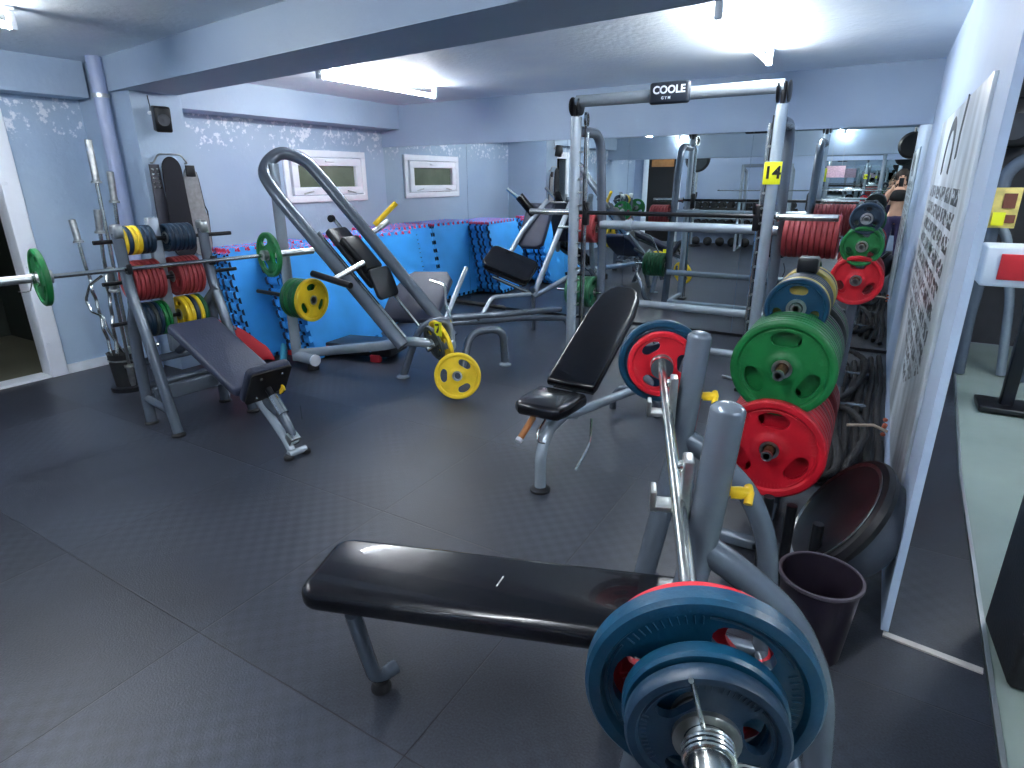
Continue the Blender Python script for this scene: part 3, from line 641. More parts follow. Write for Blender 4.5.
peg_row(-.10, -.235, .72, ['navy', 'navy', 'navy', 'charcoal', 'navy', 'green', 'green'], .235, .026, '{o} from the left, low peg of left rack', gT)
peg_row(-.10, .05, .72, ['yellow', 'yellow', 'navy', 'yellow', 'darkgreen'], .25, .03, '{o} right of the centre post, low peg of left rack', gT)
lb = bar('barbell with one green plate per side across the left rack', W1(.05, -.02, 1.083), (W1(.085, 1, 0)-W1(0, 0, 0)), .655, .42)
ld = (W1(.085, 1, 0)-W1(0, 0, 0)).normalized(); lc = W1(.05, -.02, 1.083)
plate(lc-ld*.70, -ld, .33, .034, 'green', 'green tri-grip weight plate on the left end of the barbell across the left rack', 'plates on the left barbell', 100)
plate(lc+ld*.70, -ld, .33, .034, 'green', 'green tri-grip weight plate on the right end of the barbell across the left rack', 'plates on the left barbell', 20)
spring_clip(lc-ld*.725, -ld, .028, 'chrome spring collar on the left end of the barbell across the left rack', 200, size=.9)
spring_clip(atz(302, 419, .03), (0, 0, 1), .03, 'loose chrome spring collar lying on the floor right of the angled bench', 30, size=1.)
# ---- bar bin with upright curl bars
bin_c = Vector((-5.08, 2.36, 0))
bn = thing('bar_bin', 'black floor bin holding upright bars beside the left doorway', 'bin', bin_c)
MB().ring([(.09, .035), (.10, .035), (.118, .30), (.123, .31), (.116, .31), (.11, .30)], seg=28).lathe([(0, .03), (.095, .03), (.095, .045), (0, .045)], seg=28).build('bucket', RUBBER, bn)
MB().ring([(.08, .0), (.14, .0), (.14, .035), (.08, .04)], seg=28).build('base_ring', BLACKM, bn)
MB().ring([(.113, .25), (.121, .25), (.121, .265), (.113, .265)], seg=28).build('wire_band', CHROME, bn)
def upbar(label, top, foot, kind, slv=.17):
    top = Vector(top); foot = Vector(foot); d = (top-foot); Lt = d.length; d.normalize(); s = d.cross(Vector((.6, .8, 0))).normalized()
    o = MB()
    if kind == 'ez': ks = [0, .1, .2, .3, .38, .46, .54, .62, .70, .80, 1.]; off = [0, 0, .03, -.025, .03, 0, .03, -.025, .03, 0, 0]
    else: ks = [0, 1]; off = [0, 0]
    lo, hi = foot+d*slv, top-d*slv
    o.tube([lo+(hi-lo)*k+s*q for k, q in zip(ks, off)], .0135, 12, .03)
    o = tag(o.build('curl_bar' if kind == 'ez' else 'short_barbell', CHROME), label, 'barbell', 'bars standing in the bin')
    for a, e in ((hi, d), (lo, -d)): MB().lathe([(0, 0), (.036, 0), (.036, .014), (.024, .02), (.024, slv), (.018, slv+.004), (0, slv+.004)], a, e, 20).build('sleeve', STEEL, o)
    return o
upbar('wavy curl bar farthest left in the bar bin', aty(72, 220, 2.30), bin_c+Vector((-.06, -.05, .05)), 'ez')
upbar('wavy curl bar second from the left in the bar bin, nearly upright', aty(97, 210, 2.38), bin_c+Vector((.0, -.07, .05)), 'ez')
upbar('tall dark straight bar with worn sleeve in the bar bin', aty(88, 140, 2.45), bin_c+Vector((.05, .03, .05)), 'st', .30)
upbar('tall bright chrome bar beside the pipe in the bar bin', aty(110, 172, 2.50), bin_c+Vector((.03, .07, .05)), 'st', .22)
upbar('short thick bar low in the bar bin behind the left frame', aty(110, 268, 2.25), bin_c+Vector((.08, -.02, .05)), 'st', .18)
hb = tag(MB().tube([aty(103, 275, 2.3), aty(90, 285, 2.3), aty(86, 300, 2.3), aty(92, 312, 2.3), aty(103, 316, 2.3), aty(108, 330, 2.3), bin_c+Vector((.0, .0, .3))], .011, 10, .03).build('pull_bar', CHROME), 'bent chrome pull bar hanging at the bar bin', 'pull bar')
# ---- smith machine
SY, SX0, SX1 = 4.80, -2.262, -.712
sm = thing('smith_machine', 'grey smith machine with number 14 on its right upright in front of the mirror', 'smith machine', ((SX0+SX1)/2, SY, 0))
hw = (SX1-SX0)/2
def smp(x, y, z): return Vector((x-(SX0+SX1)/2, y-SY, z))
for sx in (-1, 1):
    MB().tube([(sx*hw, 0, .02), (sx*hw, 0, 2.08)], .05, 24, oval=(1.15, .8)).build('upright', FRAME_L, sm)
    MB().box((sx*hw, .0, .015), (.16, .14, .03), bev=.008).build('foot_plate', BLACKM, sm)
    wh = MB()
    for dx in (-.035, .035): wh.lathe([(0, -.008), (.062, -.008), (.07, -.004), (.064, 0), (.07, .004), (.062, .008), (0, .008)], (sx*hw+dx, -.0, 2.16), (1, 0, 0), 24)
    wh.box((sx*hw, 0, 2.15), (.03, .07, .15), bev=.01); wh.build('pulley', BLACKM, sm)
    if sx < 0: MB().lathe([(.05, -.01), (.062, -.01), (.062, .01), (.05, .01), (.05, -.01)], (sx*hw+.07, .05, 2.06), (1, .2, 0), 24).build('pulley_ring', CHROME, sm)
    MB().tube([(sx*hw, .05, 1.98), (sx*hw, .42, 1.98), (sx*hw, .52, 1.90), (sx*hw, .60, 1.38), (sx*hw, .66, .9), (sx*hw, .66, .5), (sx*hw, .72, .03)], .042, 20, .14).build('rear_leg', FRAME, sm)
    MB().tube([(sx*hw, .03, .07), (sx*hw, .72, .07)], .035, 14).build('base_rail', FRAME_L, sm)
    MB().tube([(sx*(hw-.075), .07, .06), (sx*(hw-.075), .07, 1.97)], .0125, 12).build('guide_rod', CHROME, sm)
    nb = MB()
    for k in range(14): nb.tube([(sx*(hw-.05), .03, .45+k*.105), (sx*(hw-.05), -.03, .45+k*.105)], .008, 6)
    nb.build('rack_pins', STEEL, sm)
    MB().tube([(sx*(hw-.055), .06, .05), (sx*(hw-.055), .06, 2.02)], .006, 6).build('cable', BLACKM, sm)
    for z in (1.16, .55):
        MB().tube([(sx*(hw-.02), .63, z), (sx*(hw+.46), .63, z)], .0135, 12).build('storage_peg', CHROME, sm)
MB().tube([(-hw, 0, 2.195), (hw, 0, 2.195)], .045, 24).build('top_crossbar', FRAME_L, sm)
MB().tube([(-hw, .60, 1.20), (hw, .60, 1.20)], .04, 20).build('rear_crossbar', FRAME_L, sm)
MB().lathe([(.04, -.03), (.052, -.03), (.052, .03), (.04, .03)], (-hw+.28, .60, 1.20), (1, 0, 0), 24).build('collar', FRAME_L, sm)
MB().tube([(-hw, .70, .47), (hw, .70, .47)], .036, 18).build('lower_crossbar', FRAME_L, sm)
MB().tube([(-hw, .70, .09), (hw, .70, .09)], .036, 18).build('base_crossbar', FRAME_L, sm)
MB().lathe([(.0, -.03), (.014, -.03), (.014, .03), (.0, .03)], (-hw+.12, .70, .53), (0, 0, 1), 12).build('stop_post', CHROME, sm)
lg = MB().box((-.0, -.055, 2.20), (.30, .05, .15), bev=.02).build('logo_block', mat('logo_black', (24, 32, 44), .4), sm)
def text(s, size, par, loc, rot, m, name='lettering', bold=0., ext=.001):
    cu = bpy.data.curves.new(name, 'FONT'); cu.body = s; cu.size = size; cu.extrude = ext; cu.offset = bold; cu.align_x = 'CENTER'; cu.align_y = 'CENTER'; cu.materials.append(m)
    o = bpy.data.objects.new(name, cu); COL.objects.link(o); o.parent = par; o.location = loc; o.rotation_euler = rot
    bpy.context.view_layer.update(); dg = bpy.context.evaluated_depsgraph_get()
    me = bpy.data.meshes.new_from_object(o.evaluated_get(dg)); o2 = bpy.data.objects.new(name, me); COL.objects.link(o2); o2.parent = par; o2.location = loc; o2.rotation_euler = rot
    bpy.data.objects.remove(o); return o2
text('COOLE', .072, lg, (-.0, -.082, 2.218), (R(90), 0, 0), WHITEP, bold=.0022)
text('G Y M', .026, lg, (-.02, -.082, 2.165), (R(90), 0, 0), WHITEP, bold=.0006)
tg = MB().box((hw-.0, -.062, 1.635), (.115, .006, .15), bev=.002).build('number_tag', mat('tag_yellow', (236, 236, 30), .5, 0, .03), sm)
text('14', .115, tg, (hw, -.0665, 1.635), (R(90), 0, 0), mat('tag_ink', (14, 14, 14), .6), bold=.003)
# smith bar
sbz, sby = 1.335, SY+.05
sbr = thing('smith_bar', 'black smith machine bar with chrome sleeves in its carriage between the uprights', 'bar', ((SX0+SX1)/2, sby, sbz))
MB().tube([(-hw-.05, 0, 0), (hw+.05, 0, 0)], .017, 16).build('shaft', BLACKM, sbr)
for sx in (-1, 1):
    MB().lathe([(0, 0), (.036, 0), (.036, .014), (.025, .02), (.025, .40), (.02, .404), (0, .404)], (sx*(hw+.05), 0, 0), (sx, 0, 0), 20).build('sleeve', CHROME, sbr)
    MB().box((sx*(hw-.085), .01, -.01), (.05, .06, .19), bev=.01).tube([(sx*(hw-.10), -.03, .02), (sx*(hw-.10), -.07, .06), (sx*(hw-.10), -.07, .10)], .012, 8, .02).build('carriage', BLACKM, sbr)
P_ = Vector((SX0, SY+.63, 0))
row((SX0-.05, SY+.63, 1.16), (-1, 0, 0), ['darkred']*6, .27, .036, '{o} from the frame, upper left peg of smith machine', 'red plates on the upper left peg of the smith machine', rev=True)
row((SX0-.05, SY+.63, .55), (-1, 0, 0), ['darkgreen']*7, .30, .036, '{o} from the frame, lower left peg of smith machine', 'green plates on the lower left peg of the smith machine', rev=True)
row((SX1+.05, SY+.63, 1.16), (1, 0, 0), ['darkred']*10, .34, .038, '{o} from the frame, upper right peg of smith machine', 'red plates on the upper right peg of the smith machine', rev=True)
row((SX1+.05, SY+.63, .55), (1, 0, 0), ['darkgreen']*4, .30, .036, '{o} from the frame, lower right peg of smith machine', 'green plates on the lower right peg of the smith machine', rev=True)
# ---- plate trees
def tree(name, label, c, zs, h, y0, y1, mcap=BLACKM):
    o = thing(name, label, 'plate rack', c)
    MB().box((0, 0, h/2), (.07, .07, h), bev=.012).build('post', FRAME, o)
    MB().box((0, 0, h), (.085, .11, .07), bev=.012).build('post_cap', mcap, o)
    MB().box((0, 0, .03), (.06, .9, .05), bev=.012).box((0, -.42, .03), (.42, .06, .05), bev=.012).box((0, .42, .03), (.42, .06, .05), bev=.012).build('base', FRAME, o)
    for z in zs:
        y0_ = y0 if z < 1.05 or y0 > -.5 else -.262; p = MB().tube([(0, y0_, z), (0, y1, z)], .020, 18).build('storage_peg', RUST, o)
        MB().lathe([(.013, 0), (.022, 0), (.022, .012), (.013, .012), (.013, 0)], (0, y0_-.012, z), (0, 1, 0), 18).build('peg_tip', STEEL, o)
    return o
T1 = Vector((-.248, 2.98, 0)); tree('plate_tree', 'grey plate tree with blue, green and red stacks of plates behind the foreground bench', T1, (0.53, .875, 1.085), 1.235, -.555, .52)
gr = 'plates on the near plate tree'
def stack(yf, z, cols, dm, t, where, grp=gr, seg=96, x=T1.x, **k): row((x, yf, z), (0, 1, 0), cols, dm, t, where, grp, seg=seg, gap=.003, **k)
stack(T1.y-.27, 1.085, ['blue', 'dullyellow', 'charcoal', 'navy', 'charcoal', 'navy'], .25, .034, '{o} from the front, top peg of near plate tree')
stack(T1.y+.06, 1.085, ['dullyellow', 'dullyellow', 'navy', 'dullyellow'], .25, .034, '{o} behind the post, top peg of near plate tree')
stack(T1.y-.47, .875, ['green', 'green', 'green', 'darkgreen', 'green', 'darkgreen', 'darkgreen', 'charcoal', 'darkgreen', 'charcoal'], .40, .038, '{o} from the front, middle peg of near plate tree')
stack(T1.y+.06, .875, ['charcoal', 'charcoal', 'darkgreen', 'charcoal', 'charcoal'], .40, .038, '{o} behind the post, middle peg of near plate tree')
stack(T1.y-.50, 0.53, ['red', 'red', 'red', 'red', 'red', 'darkred', 'red', 'darkred', 'red'], .43, .044, '{o} from the front, bottom peg of near plate tree')
stack(T1.y+.06, 0.53, ['darkred']*4, .43, .044, '{o} behind the post, bottom peg of near plate tree')
T2 = Vector((-.09, 5.15, 0)); tree('plate_tree', 'far plate tree with one blue, green and red stack close to the mirror', T2, (.915, 1.15, 1.335), 1.41, -.36, .36)
gr2 = 'plates on the far plate tree'
for z, dm, cl in ((1.335, .21, 'navy'), (1.15, .27, 'green'), (.915, .345, 'red')):
    stack(T2.y-.30, z, [cl]*3, dm, .034, '{o} from the front, %s peg of far plate tree' % {1.335: 'top', 1.15: 'middle', .915: 'bottom'}[z], gr2, 48, T2.x)
    stack(T2.y+.06, z, ['charcoal' if cl == 'navy' else 'darkgreen' if cl == 'green' else 'darkred']*4, dm, .034, '{o} behind the post, %s peg of far plate tree' % {1.335: 'top', 1.15: 'middle', .915: 'bottom'}[z], gr2, 48, T2.x)
# ---- leg press (rails descend from the tall post on the left)
A2 = R(10); O2 = Vector((-4.40, 3.50, 0))
lp = thing('leg_press', 'grey leg press machine number 7 with slanted rails in front of the blue mats', 'leg press', O2, A2)
w_ = .25
def ap(x, y, d): p = atd(x, y, d)-O2; return Vector((p.x*math.cos(A2)+p.y*math.sin(A2), -p.x*math.sin(A2)+p.y*math.cos(A2), p.z))
q = MB().tube([(0, -.01, .05), (0, -.01, 1.50), (0, -.01, 1.74)], .045, 20).build('tall_post', FRAME_L, lp)
MB().lathe([(.045, -.02), (.052, -.02), (.052, .02), (.045, .02)], (0, -.01, 1.50), (0, 0, 1), 24).build('collar', FRAME_L, lp)
MB().tube([(1.47, w_, .33), (.30, w_, 1.60), (.14, w_*.9, 1.78), (-.01, .12, 1.84), (-.06, .0, 1.76), (-.03, -.10, 1.66), (.13, -.16, 1.50), (1.22, -.16, .33)], .052, 20, .16).build('slanted_rails', FRAME, lp)
MB().tube([(.42, w_-.09, 1.30), (1.20, w_-.09, .42)], .016, 10).build('guide_rod', CHROME, lp)
MB().tube([(.44, -.08, 1.20), (1.20, -.08, .38)], .016, 10).build('guide_rod', CHROME, lp)
bm_ = MB().lathe([(0, 0), (.03, 0), (.03, .03), (0, .03)], (.42, w_-.10, 1.30), (0, -1, 0), 16).build('rod_stop', BLACKM, lp)
sl = Vector((1.15, 0, -1.27)).normalized(); sn2 = Vector((sl.z, 0, -sl.x))*-1
cc = Vector((.72, 0, 1.0))
MB().prism(rrect(.60, .26, .03), cc+Vector((0, .04, 0)), sl, (0, 1, 0), .05, .012).box(cc+sn2*.05+Vector((0, .04, 0)), (.34, .22, .06), Quaternion((0, 1, 0), R(47)), bev=.02).build('sled', BLACKM, lp)
MB().prism(rrect(.26, .30, .05), cc+sl*.27+Vector((.05, .04, .0)), Vector((.35, 0, -.9)), (0, 1, 0), .03, .008).build('foot_plate', BLACKM, lp)
MB().tube([cc+Vector((.16, -.12, -.02)), cc+Vector((.08, -.44, -.12))], .024, 12).build('plate_peg', CHROME, lp)
MB().tube([cc+Vector((-.12, -.40, -.08)), cc+Vector((.28, -.48, -.14))], .026, 12).build('safety_handle', BLACKM, lp)
MB().tube([cc+Vector((-.02, w_, .16)), cc+Vector((.04, w_+.22, .26))], .024, 12).build('plate_peg', STEEL, lp)
yh = MB().tube([cc+Vector((-.02, w_+.10, .24)), cc+Vector((.14, w_+.22, .42))], .022, 12).build('safety_handle', YELLOWP, lp); yh['label'] = 'yellow grip'
MB().tube([(0, -.01, .09), (.25, -.08, .09)], .05, 18).build('base_foot', FRAME_L, lp)
MB().lathe([(0, 0), (.052, 0), (.052, .02), (0, .024)], (.25, -.08, .09), (1, -.28, 0), 20).build('end_cap', WHITEP, lp)
MB().lathe([(0, 0), (.05, 0), (.05, .02), (.04, .06), (0, .06)], (.22, -.07, 0), (0, 0, 1), 20).build('rubber_foot', RUBBER, lp)
MB().tube([(.02, 0, .11), (.95, 0, .27), (1.15, 0, .33), (1.6, 0, .33)], .042, 18, .1).build('base_beam', FRAME_L, lp)
gp = MB().tube([ap(258, 291, 5.25), ap(312, 300, 4.92)], .018, 12).build('storage_peg', BLACKM, lp)
def W2(x, y, z): return O2 + Vector((x*math.cos(A2)-y*math.sin(A2), x*math.sin(A2)+y*math.cos(A2), z))
pd = (W2(.38, -.12, 0)-W2(0, 0, 0)).normalized(); pd2 = Vector((pd.x, pd.y-.25, 0)).normalized()
ya = atd(312, 300, 4.92); yb = atd(284, 296, 5.06); pd = (ya-yb).normalized()
row(ya-pd*.20, pd, ['darkgreen', 'green', 'darkgreen', 'green'], .33, .042, '{o} from the back on the leg press storage peg', 'plates on the leg press post', rev=True, seg=64)
plate(ya, pd, .355, .04, 'yellow', 'yellow tri-grip weight plate in front of the green ones on the leg press post', 'plates on the leg press post', 0, 96)
# seat end of the leg press
c0, c1, c2, c3 = ap(372, 330, 5.15), ap(436, 332, 5.0), ap(463, 268, 5.45), ap(402, 262, 5.6)
bxu = (c1-c0).normalized(); cen = (c0+c1+c2+c3)/4; byu = ((c3-c0)+(c2-c1)).normalized(); byu = (byu-bxu*byu.dot(bxu)).normalized()
wl = .56; hl = .62
poly = [(-wl/2, -hl/2), (wl/2, -hl/2), (wl/2, hl/2-.12), (wl/2-.06, hl/2), (-wl/2+.16, hl/2), (-wl/2, hl/2-.20)]
poly = [(-.27, -.30), (.25, -.30), (.27, .20), (.20, .30), (-.12, .30), (-.20, .24), (-.27, .0)]
MB().prism(poly, cen, bxu, byu, .06, .022).build('backrest', VINYL_G, lp)
nn = bxu.cross(byu).normalized()
MB().tube([c1+Vector((0, 0, -.02))+bxu*.03, c1.lerp(c2, .8)+bxu*.03, c2+bxu*.03-byu*.0], .022, 12, .08).build('backrest_frame', FRAME_L, lp)
MB().tube([ap(402, 374, 5.0)*Vector((1, 1, 0)) if False else ap(403, 377, 5.16), ap(420, 325, 4.95), ap(450, 318, 4.95), ap(455, 372, 4.95)], .03, 16, .12).build('leg', FRAME, lp)
MB().tube([ap(462, 372, 5.25), ap(470, 332, 5.3), ap(503, 328, 5.3), ap(505, 364, 5.5)], .035, 16, .12).build('leg', FRAME, lp)
for x, y in ((403, 377), (505, 365)):
    f = atz(x, y, 0)-O2; f = Vector((f.x*math.cos(A2)+f.y*math.sin(A2), -f.x*math.sin(A2)+f.y*math.cos(A2), 0))
    MB().lathe([(0, 0), (.055, 0), (.055, .012), (.035, .02), (0, .02)], f, (0, 0, 1), 20).build('foot_plate', FRAME_L, lp)
MB().tube([ap(436, 335, 4.95), ap(447, 318, 5.0), ap(505, 314, 5.3), ap(560, 309, 5.9)], .028, 14, .05).build('seat_rail', FRAME, lp)
MB().tube([ap(430, 325, 5.2), ap(470, 322, 5.4), ap(520, 318, 5.8), ap(566, 318, 6.1), ap(571, 332, 6.15), ap(572, 345, 6.05)], .028, 14, .06).build('seat_rail', FRAME, lp)
MB().tube([ap(430, 280, 5.0), ap(445, 285, 4.95), ap(446, 305, 4.9), ap(452, 322, 4.9)], .012, 8, .03).build('release_handle', CHROME, lp)
MB().tube([ap(478, 320, 5.2), ap(486, 308, 5.25), ap(492, 297, 5.3), ap(530, 294, 5.7)], .018, 10, .06).build('seat_handle', FRAME_L, lp)
MB().tube([ap(452, 300, 5.3), ap(505, 308, 5.4)], .02, 10).build('seat_handle', BLACKM, lp)
nt_ = MB().prism([(-.04, -.055), (.04, -.055), (.04, .055), (-.04, .055)], ap(438, 329, 4.70), Vector((math.cos(R(-20)), math.sin(R(-20)), 0)), (0, 0, 1), .006).build('number_tag', MATS['tag_yellow'], lp)
_t = text('7', .10, nt_, ap(438, 329, 4.69), (R(90), 0, R(20)), MATS['tag_ink'], bold=.003)
pk = MB().tube([ap(427, 350, 4.82), ap(448, 340, 4.9)], .022, 12).build('plate_peg', CHROME, lp)
dgy = (Vector(atd(450, 339, 4.9))-Vector(atd(424, 351, 4.8))).normalized()
plate(atd(441, 341, 4.9), -dgy, .36, .036, 'yellow', 'yellow weight plate hanging on the leg press peg above the one on the floor', None, 30, 72)
plate(atd(434, 343, 4.86), -dgy, .30, .03, 'charcoal', 'dark weight plate in front of the hanging yellow plate at the leg press legs', None, 10, 72)
# yellow plate leaning on the floor
pc = atd(457.5, 373.5, .36*FPX/47); pn_ = Vector((.42, -.88, .2)).normalized()
pc.z = .182
plate(pc, pn_, .36, .036, 'yellow', 'yellow tri-grip weight plate standing on the floor against the leg press legs', None, -30, 96)
# ---- second leg machine close to the mirror
K = 6.35
kc = thing('hack_squat_machine', 'dark padded leg machine next to the mirror, behind the seat of the leg press', 'leg machine', (-3.4, 5.9, 0))
def kp(x, y, Y): return aty(x, y, Y)-Vector((-3.4, 5.9, 0))
MB().tube([kp(533, 296, 5.75), kp(570, 205, 6.3), kp(575, 196, 6.35)], .032, 14).build('slanted_rail', FRAME_L, kc)
MB().tube([kp(505, 262, 5.9), kp(522, 232, 6.1), kp(548, 200, 6.3)], .03, 14).build('slanted_rail', FRAME_L, kc)
a_, b_, c_ = kp(478, 268, 5.55), kp(531, 290, 5.7), kp(505, 254, 5.9)
bx_ = (b_-a_).normalized(); by_ = (c_-a_); by_ = (by_-bx_*by_.dot(bx_)).normalized()
MB().prism(rrect(.58, .36, .07), (a_+b_)/2+by_*.16+Vector((0, 0, .06)), bx_, by_, .08, .03).build('seat_pad', VINYL, kc)
MB().prism(rrect(.5, .3, .05), (a_+b_)/2+by_*.16, bx_, by_, .03, .01).build('seat_board', VINYL_U, kc)
MB().tube([(a_+b_)/2-bx_*.14+Vector((0, 0, -.03)), b_+Vector((0, 0, -.04))], .02, 10).build('seat_bracket', CHROME, kc)
a_, b_, c_ = kp(520, 246, 6.1), kp(543, 246, 6.1), kp(540, 206, 6.38)
MB().prism([(-.17, -.22), (-.1, -.27), (.1, -.27), (.17, -.22), (.2, .27), (-.14, .27)], (kp(520, 226, 6.2)+kp(549, 226, 6.2))/2, (1, 0, 0), (0, .45, .9), .07, .025).build('back_pad', VINYL_G, kc)
MB().tube([kp(507, 189, 6.1), kp(524, 203, 6.15)], .018, 10).build('shoulder_handle', CHROME, kc)
MB().tube([kp(519, 196, 6.1), kp(534, 214, 6.2)], .05, 14, oval=(1, 1)).build('shoulder_pad', VINYL, kc)
MB().tube([kp(533, 296, 5.75), kp(545, 290, 5.9), kp(580, 270, 6.45)], .026, 12).build('base_rail', FRAME_L, kc)
MB().tube([kp(533, 296, 5.75), kp(533, 312, 5.75)*Vector((1, 1, 0))], .026, 12).build('leg', FRAME, kc)
MB().lathe([(0, 0), (.035, 0), (.035, .03), (0, .03)], kp(533, 290, 5.72), (0, -1, 0), 14).build('pivot_cap', CHROME, kc)
# ---- step platform, bag and mats
q = thing('step_platform', 'long low dark platform with red feet and blue print under the leg press', 'platform', atz(340, 357, 0), R(14))
MB().box((0, .12, .10), (1.15, .36, .10), bev=.02).build('deck', BLACKM, q)
for x in (-.48, .42): MB().box((x+.0, -.05, .035), (.10, .06, .07), bev=.01).build('red_foot', REDP, q)
for x in (-.48, .42): MB().box((x, .24, .025), (.10, .10, .05), bev=.01).build('rear_foot', BLACKM, q)
MB().box((-.16, -.0615, .115), (.26, .004, .014)).build('red_stripe', REDP, q)
MB().box((.24, -.0615, .12), (.16, .004, .03)).box((.34, -.0615, .105), (.08, .004, .02)).build('blue_print', mat('print_blue', (70, 150, 220), .5), q)
q = MB(); rb = []
for i in range(13):
    for j in range(7):
        u, v = i/12, j/6; pA, pB = atz(222, 368, 0), atz(277, 366, 0); rb.append(Vector((pA.x+(pB.x-pA.x)*u-.20*v, pA.y+(pB.y-pA.y)*u+.02*v, .03+(.50-.34*u)*math.sin(math.pi*min(.98, .02+v*.9))+.02*math.sin(9*u+5*v))))
q.add(rb, [[i*7+j, (i+1)*7+j, (i+1)*7+j+1, i*7+j+1] for i in range(12) for j in range(6)])
ob = q.build('floor_cushion', mat('red_cloth', (186, 34, 46), .6, 0, .12, 6)); tag(ob, 'crumpled red cover lying on the floor between the left rack and the mats', 'cover')
md = ob.modifiers.new('s', 'SOLIDIFY'); md.thickness = .05; md2 = ob.modifiers.new('u', 'SUBSURF'); md2.levels = 1; md2.render_levels = 2
ob = tag(MB().tube([atz(283, 366, .02), atz(284, 348, .12)], .06, 16, oval=(1, .5)).build('teal_pouch', mat('teal_cloth', (60, 150, 176), .6)), 'small teal pouch at the end of the red cover', 'pouch')
BLUEM = mat('blue_foam', (54, 158, 236), .6, 0, .1, 3, .15, 140); REDM = mat('red_foam', (240, 84, 124), .6, 0, .08, 6); NAVM = mat('dark_foam', (24, 46, 84), .65, 0, .1)
def jig(n=9, s=.96, d=.032):
    out = []; h = s/2; st_ = s/n
    base = []
    for k in range(n):
        x0 = -h+k*st_
        base += [(x0+st_*.12, 0), (x0+st_*.30, 0), (x0+st_*.18, d*.9), (x0+st_*.32, d*1.2), (x0+st_*.70, d*1.2), (x0+st_*.84, d*.9), (x0+st_*.72, 0)]
    for r_ in range(4):
        c, s_ = round(math.cos(r_*math.pi/2)), round(math.sin(r_*math.pi/2))
        for x, y in base: X_, Y_ = x, -h-y; out.append((c*X_-s_*Y_, s_*X_+c*Y_))
    return out
def mat_mesh(tooth, edge, nm):
    t = .034; poly = jig(); mb = MB(); n = len(poly)
    mb.use(BLUEM); mb.add([(x, y, t/2) for x, y in poly], [list(range(n))])
    mb.use(REDM); mb.add([(x, y, -t/2) for x, y in poly], [list(range(n))[::-1]])
    for i in range(n):
        (xa, ya_), (xb, yb_) = poly[i], poly[(i+1) % n]
        mb.use(tooth if (xa+xb)/2 < -.47 else edge); mb.add([(xa, ya_, t/2), (xb, yb_, t/2), (xb, yb_, -t/2), (xa, ya_, -t/2)], [[0, 1, 2, 3]])
    me = bpy.data.meshes.new(nm); me.from_pydata([tuple(v) for v in mb.v], [], mb.f)
    for q_ in mb.mats: me.materials.append(q_)
    me.polygons.foreach_set('material_index', mb.mi)
    b_ = bmesh.new(); b_.from_mesh(me); bmesh.ops.remove_doubles(b_, verts=b_.verts, dist=1e-5); bmesh.ops.recalc_face_normals(b_, faces=b_.faces); b_.to_mesh(me); b_.free(); return me
MM = [mat_mesh(REDM, NAVM, 'foam_mat'), mat_mesh(REDM, BLUEM, 'foam_mat'), mat_mesh(REDM, BLUEM, 'foam_mat')]
def mats(yc, xf, n, yaw, lean, nm, step=.040, pick=(0, 1, 1, 0, 1), rev=False):
    for i in range(n):
        me = MM[0 if i == 0 and False else pick[i % len(pick)]]
        o = bpy.data.objects.new('foam_mat', me); COL.objects.link(o)
        le = R(lean)
        # mat local: x,y in plane, z = normal (blue side); stand it up with the blue side to +X
        M = Matrix.Rotation(R(yaw), 4, 'Z') @ Matrix.Rotation(R(90)-le, 4, 'Y')
        xx = xf - i*step; hgt = .52*math.cos(le)
        M = Matrix.Translation((xx - .5*math.sin(le), yc+random.uniform(-.012, .012), hgt+.02)) @ M
        o.matrix_world = M
        tag(o, 'blue jigsaw foam mat, ' + ORD[i] + ' from the front, stack ' + nm, 'mat', 'blue jigsaw mats stacked on edge')
mats(3.80, -4.78, 7, 3, 11, 'nearest the column')
mats(4.12, -4.36, 9, 4, 15, 'behind the tall leg press post', pick=(2, 2, 0, 2, 0, 1))
mats(5.28, -4.68, 16, -6, 12, 'behind the slanted leg press rails')
mats(6.06, -5.05, 14, 3, 9, 'next to the mirror', pick=(0, 0, 1, 0, 1))
# ---- things by the partition
rp_ = mat('rope_black', (28, 29, 32), .8, 0, .2, 40, .8, 120)
def rope(label, pts, r=.022):
    P = [Vector(p) for p in pts]; Q = []
    for i in range(len(P)-1):
        p0, p1, p2, p3 = P[max(i-1, 0)], P[i], P[i+1], P[min(i+2, len(P)-1)]
        for k in range(8):
            t = k/8; Q.append(.5*((2*p1)+(-p0+p2)*t+(2*p0-5*p1+4*p2-p3)*t*t+(-p0+3*p1-3*p2+p3)*t**3))
    Q.append(P[-1]); rr = [r*(1+.10*math.sin(i*2.1)) for i in range(len(Q))]
    return tag(MB().tube(Q, rr, 12).build('battle_rope', rp_), label, 'rope', 'ropes coiled by the partition')
for i in range(6):
    x = .20-.062*i
    rope('thick black rope laid straight along the floor, %s from the partition' % ORD[i], [(x, 3.15+.05*i, .03), (x+.01, 3.9, .03), (x-.015, 4.7, .03), (x+.005, 5.5, .03), (x-.02, 6.3-.1*i, .03)])
rope('thick black rope looped over the straight ones behind the red plates', [(-.02, 3.1, .09), (.05, 3.5, .09), (.12, 4.0, .1), (.05, 4.4, .09), (-.08, 4.5, .09), (-.12, 4.2, .09), (-.02, 3.8, .1), (.0, 3.35, .12), (-.1, 3.2, .1)])
rope('thick black rope with a wide bend behind the green plates', [(-.15, 4.55, .09), (-.02, 4.8, .09), (.06, 5.3, .09), (.08, 5.8, .09), (-.02, 6.1, .09), (-.12, 6.2, .09)])
tie = tag(MB().tube([(.02, 4.05, .13), (.16, 4.1, .14), (.24, 4.08, .12)], .01, 8).build('rope_tie', mat('pale_cord', (190, 170, 150), .7)), 'pale cord end tied at the ropes against the partition', 'cord')
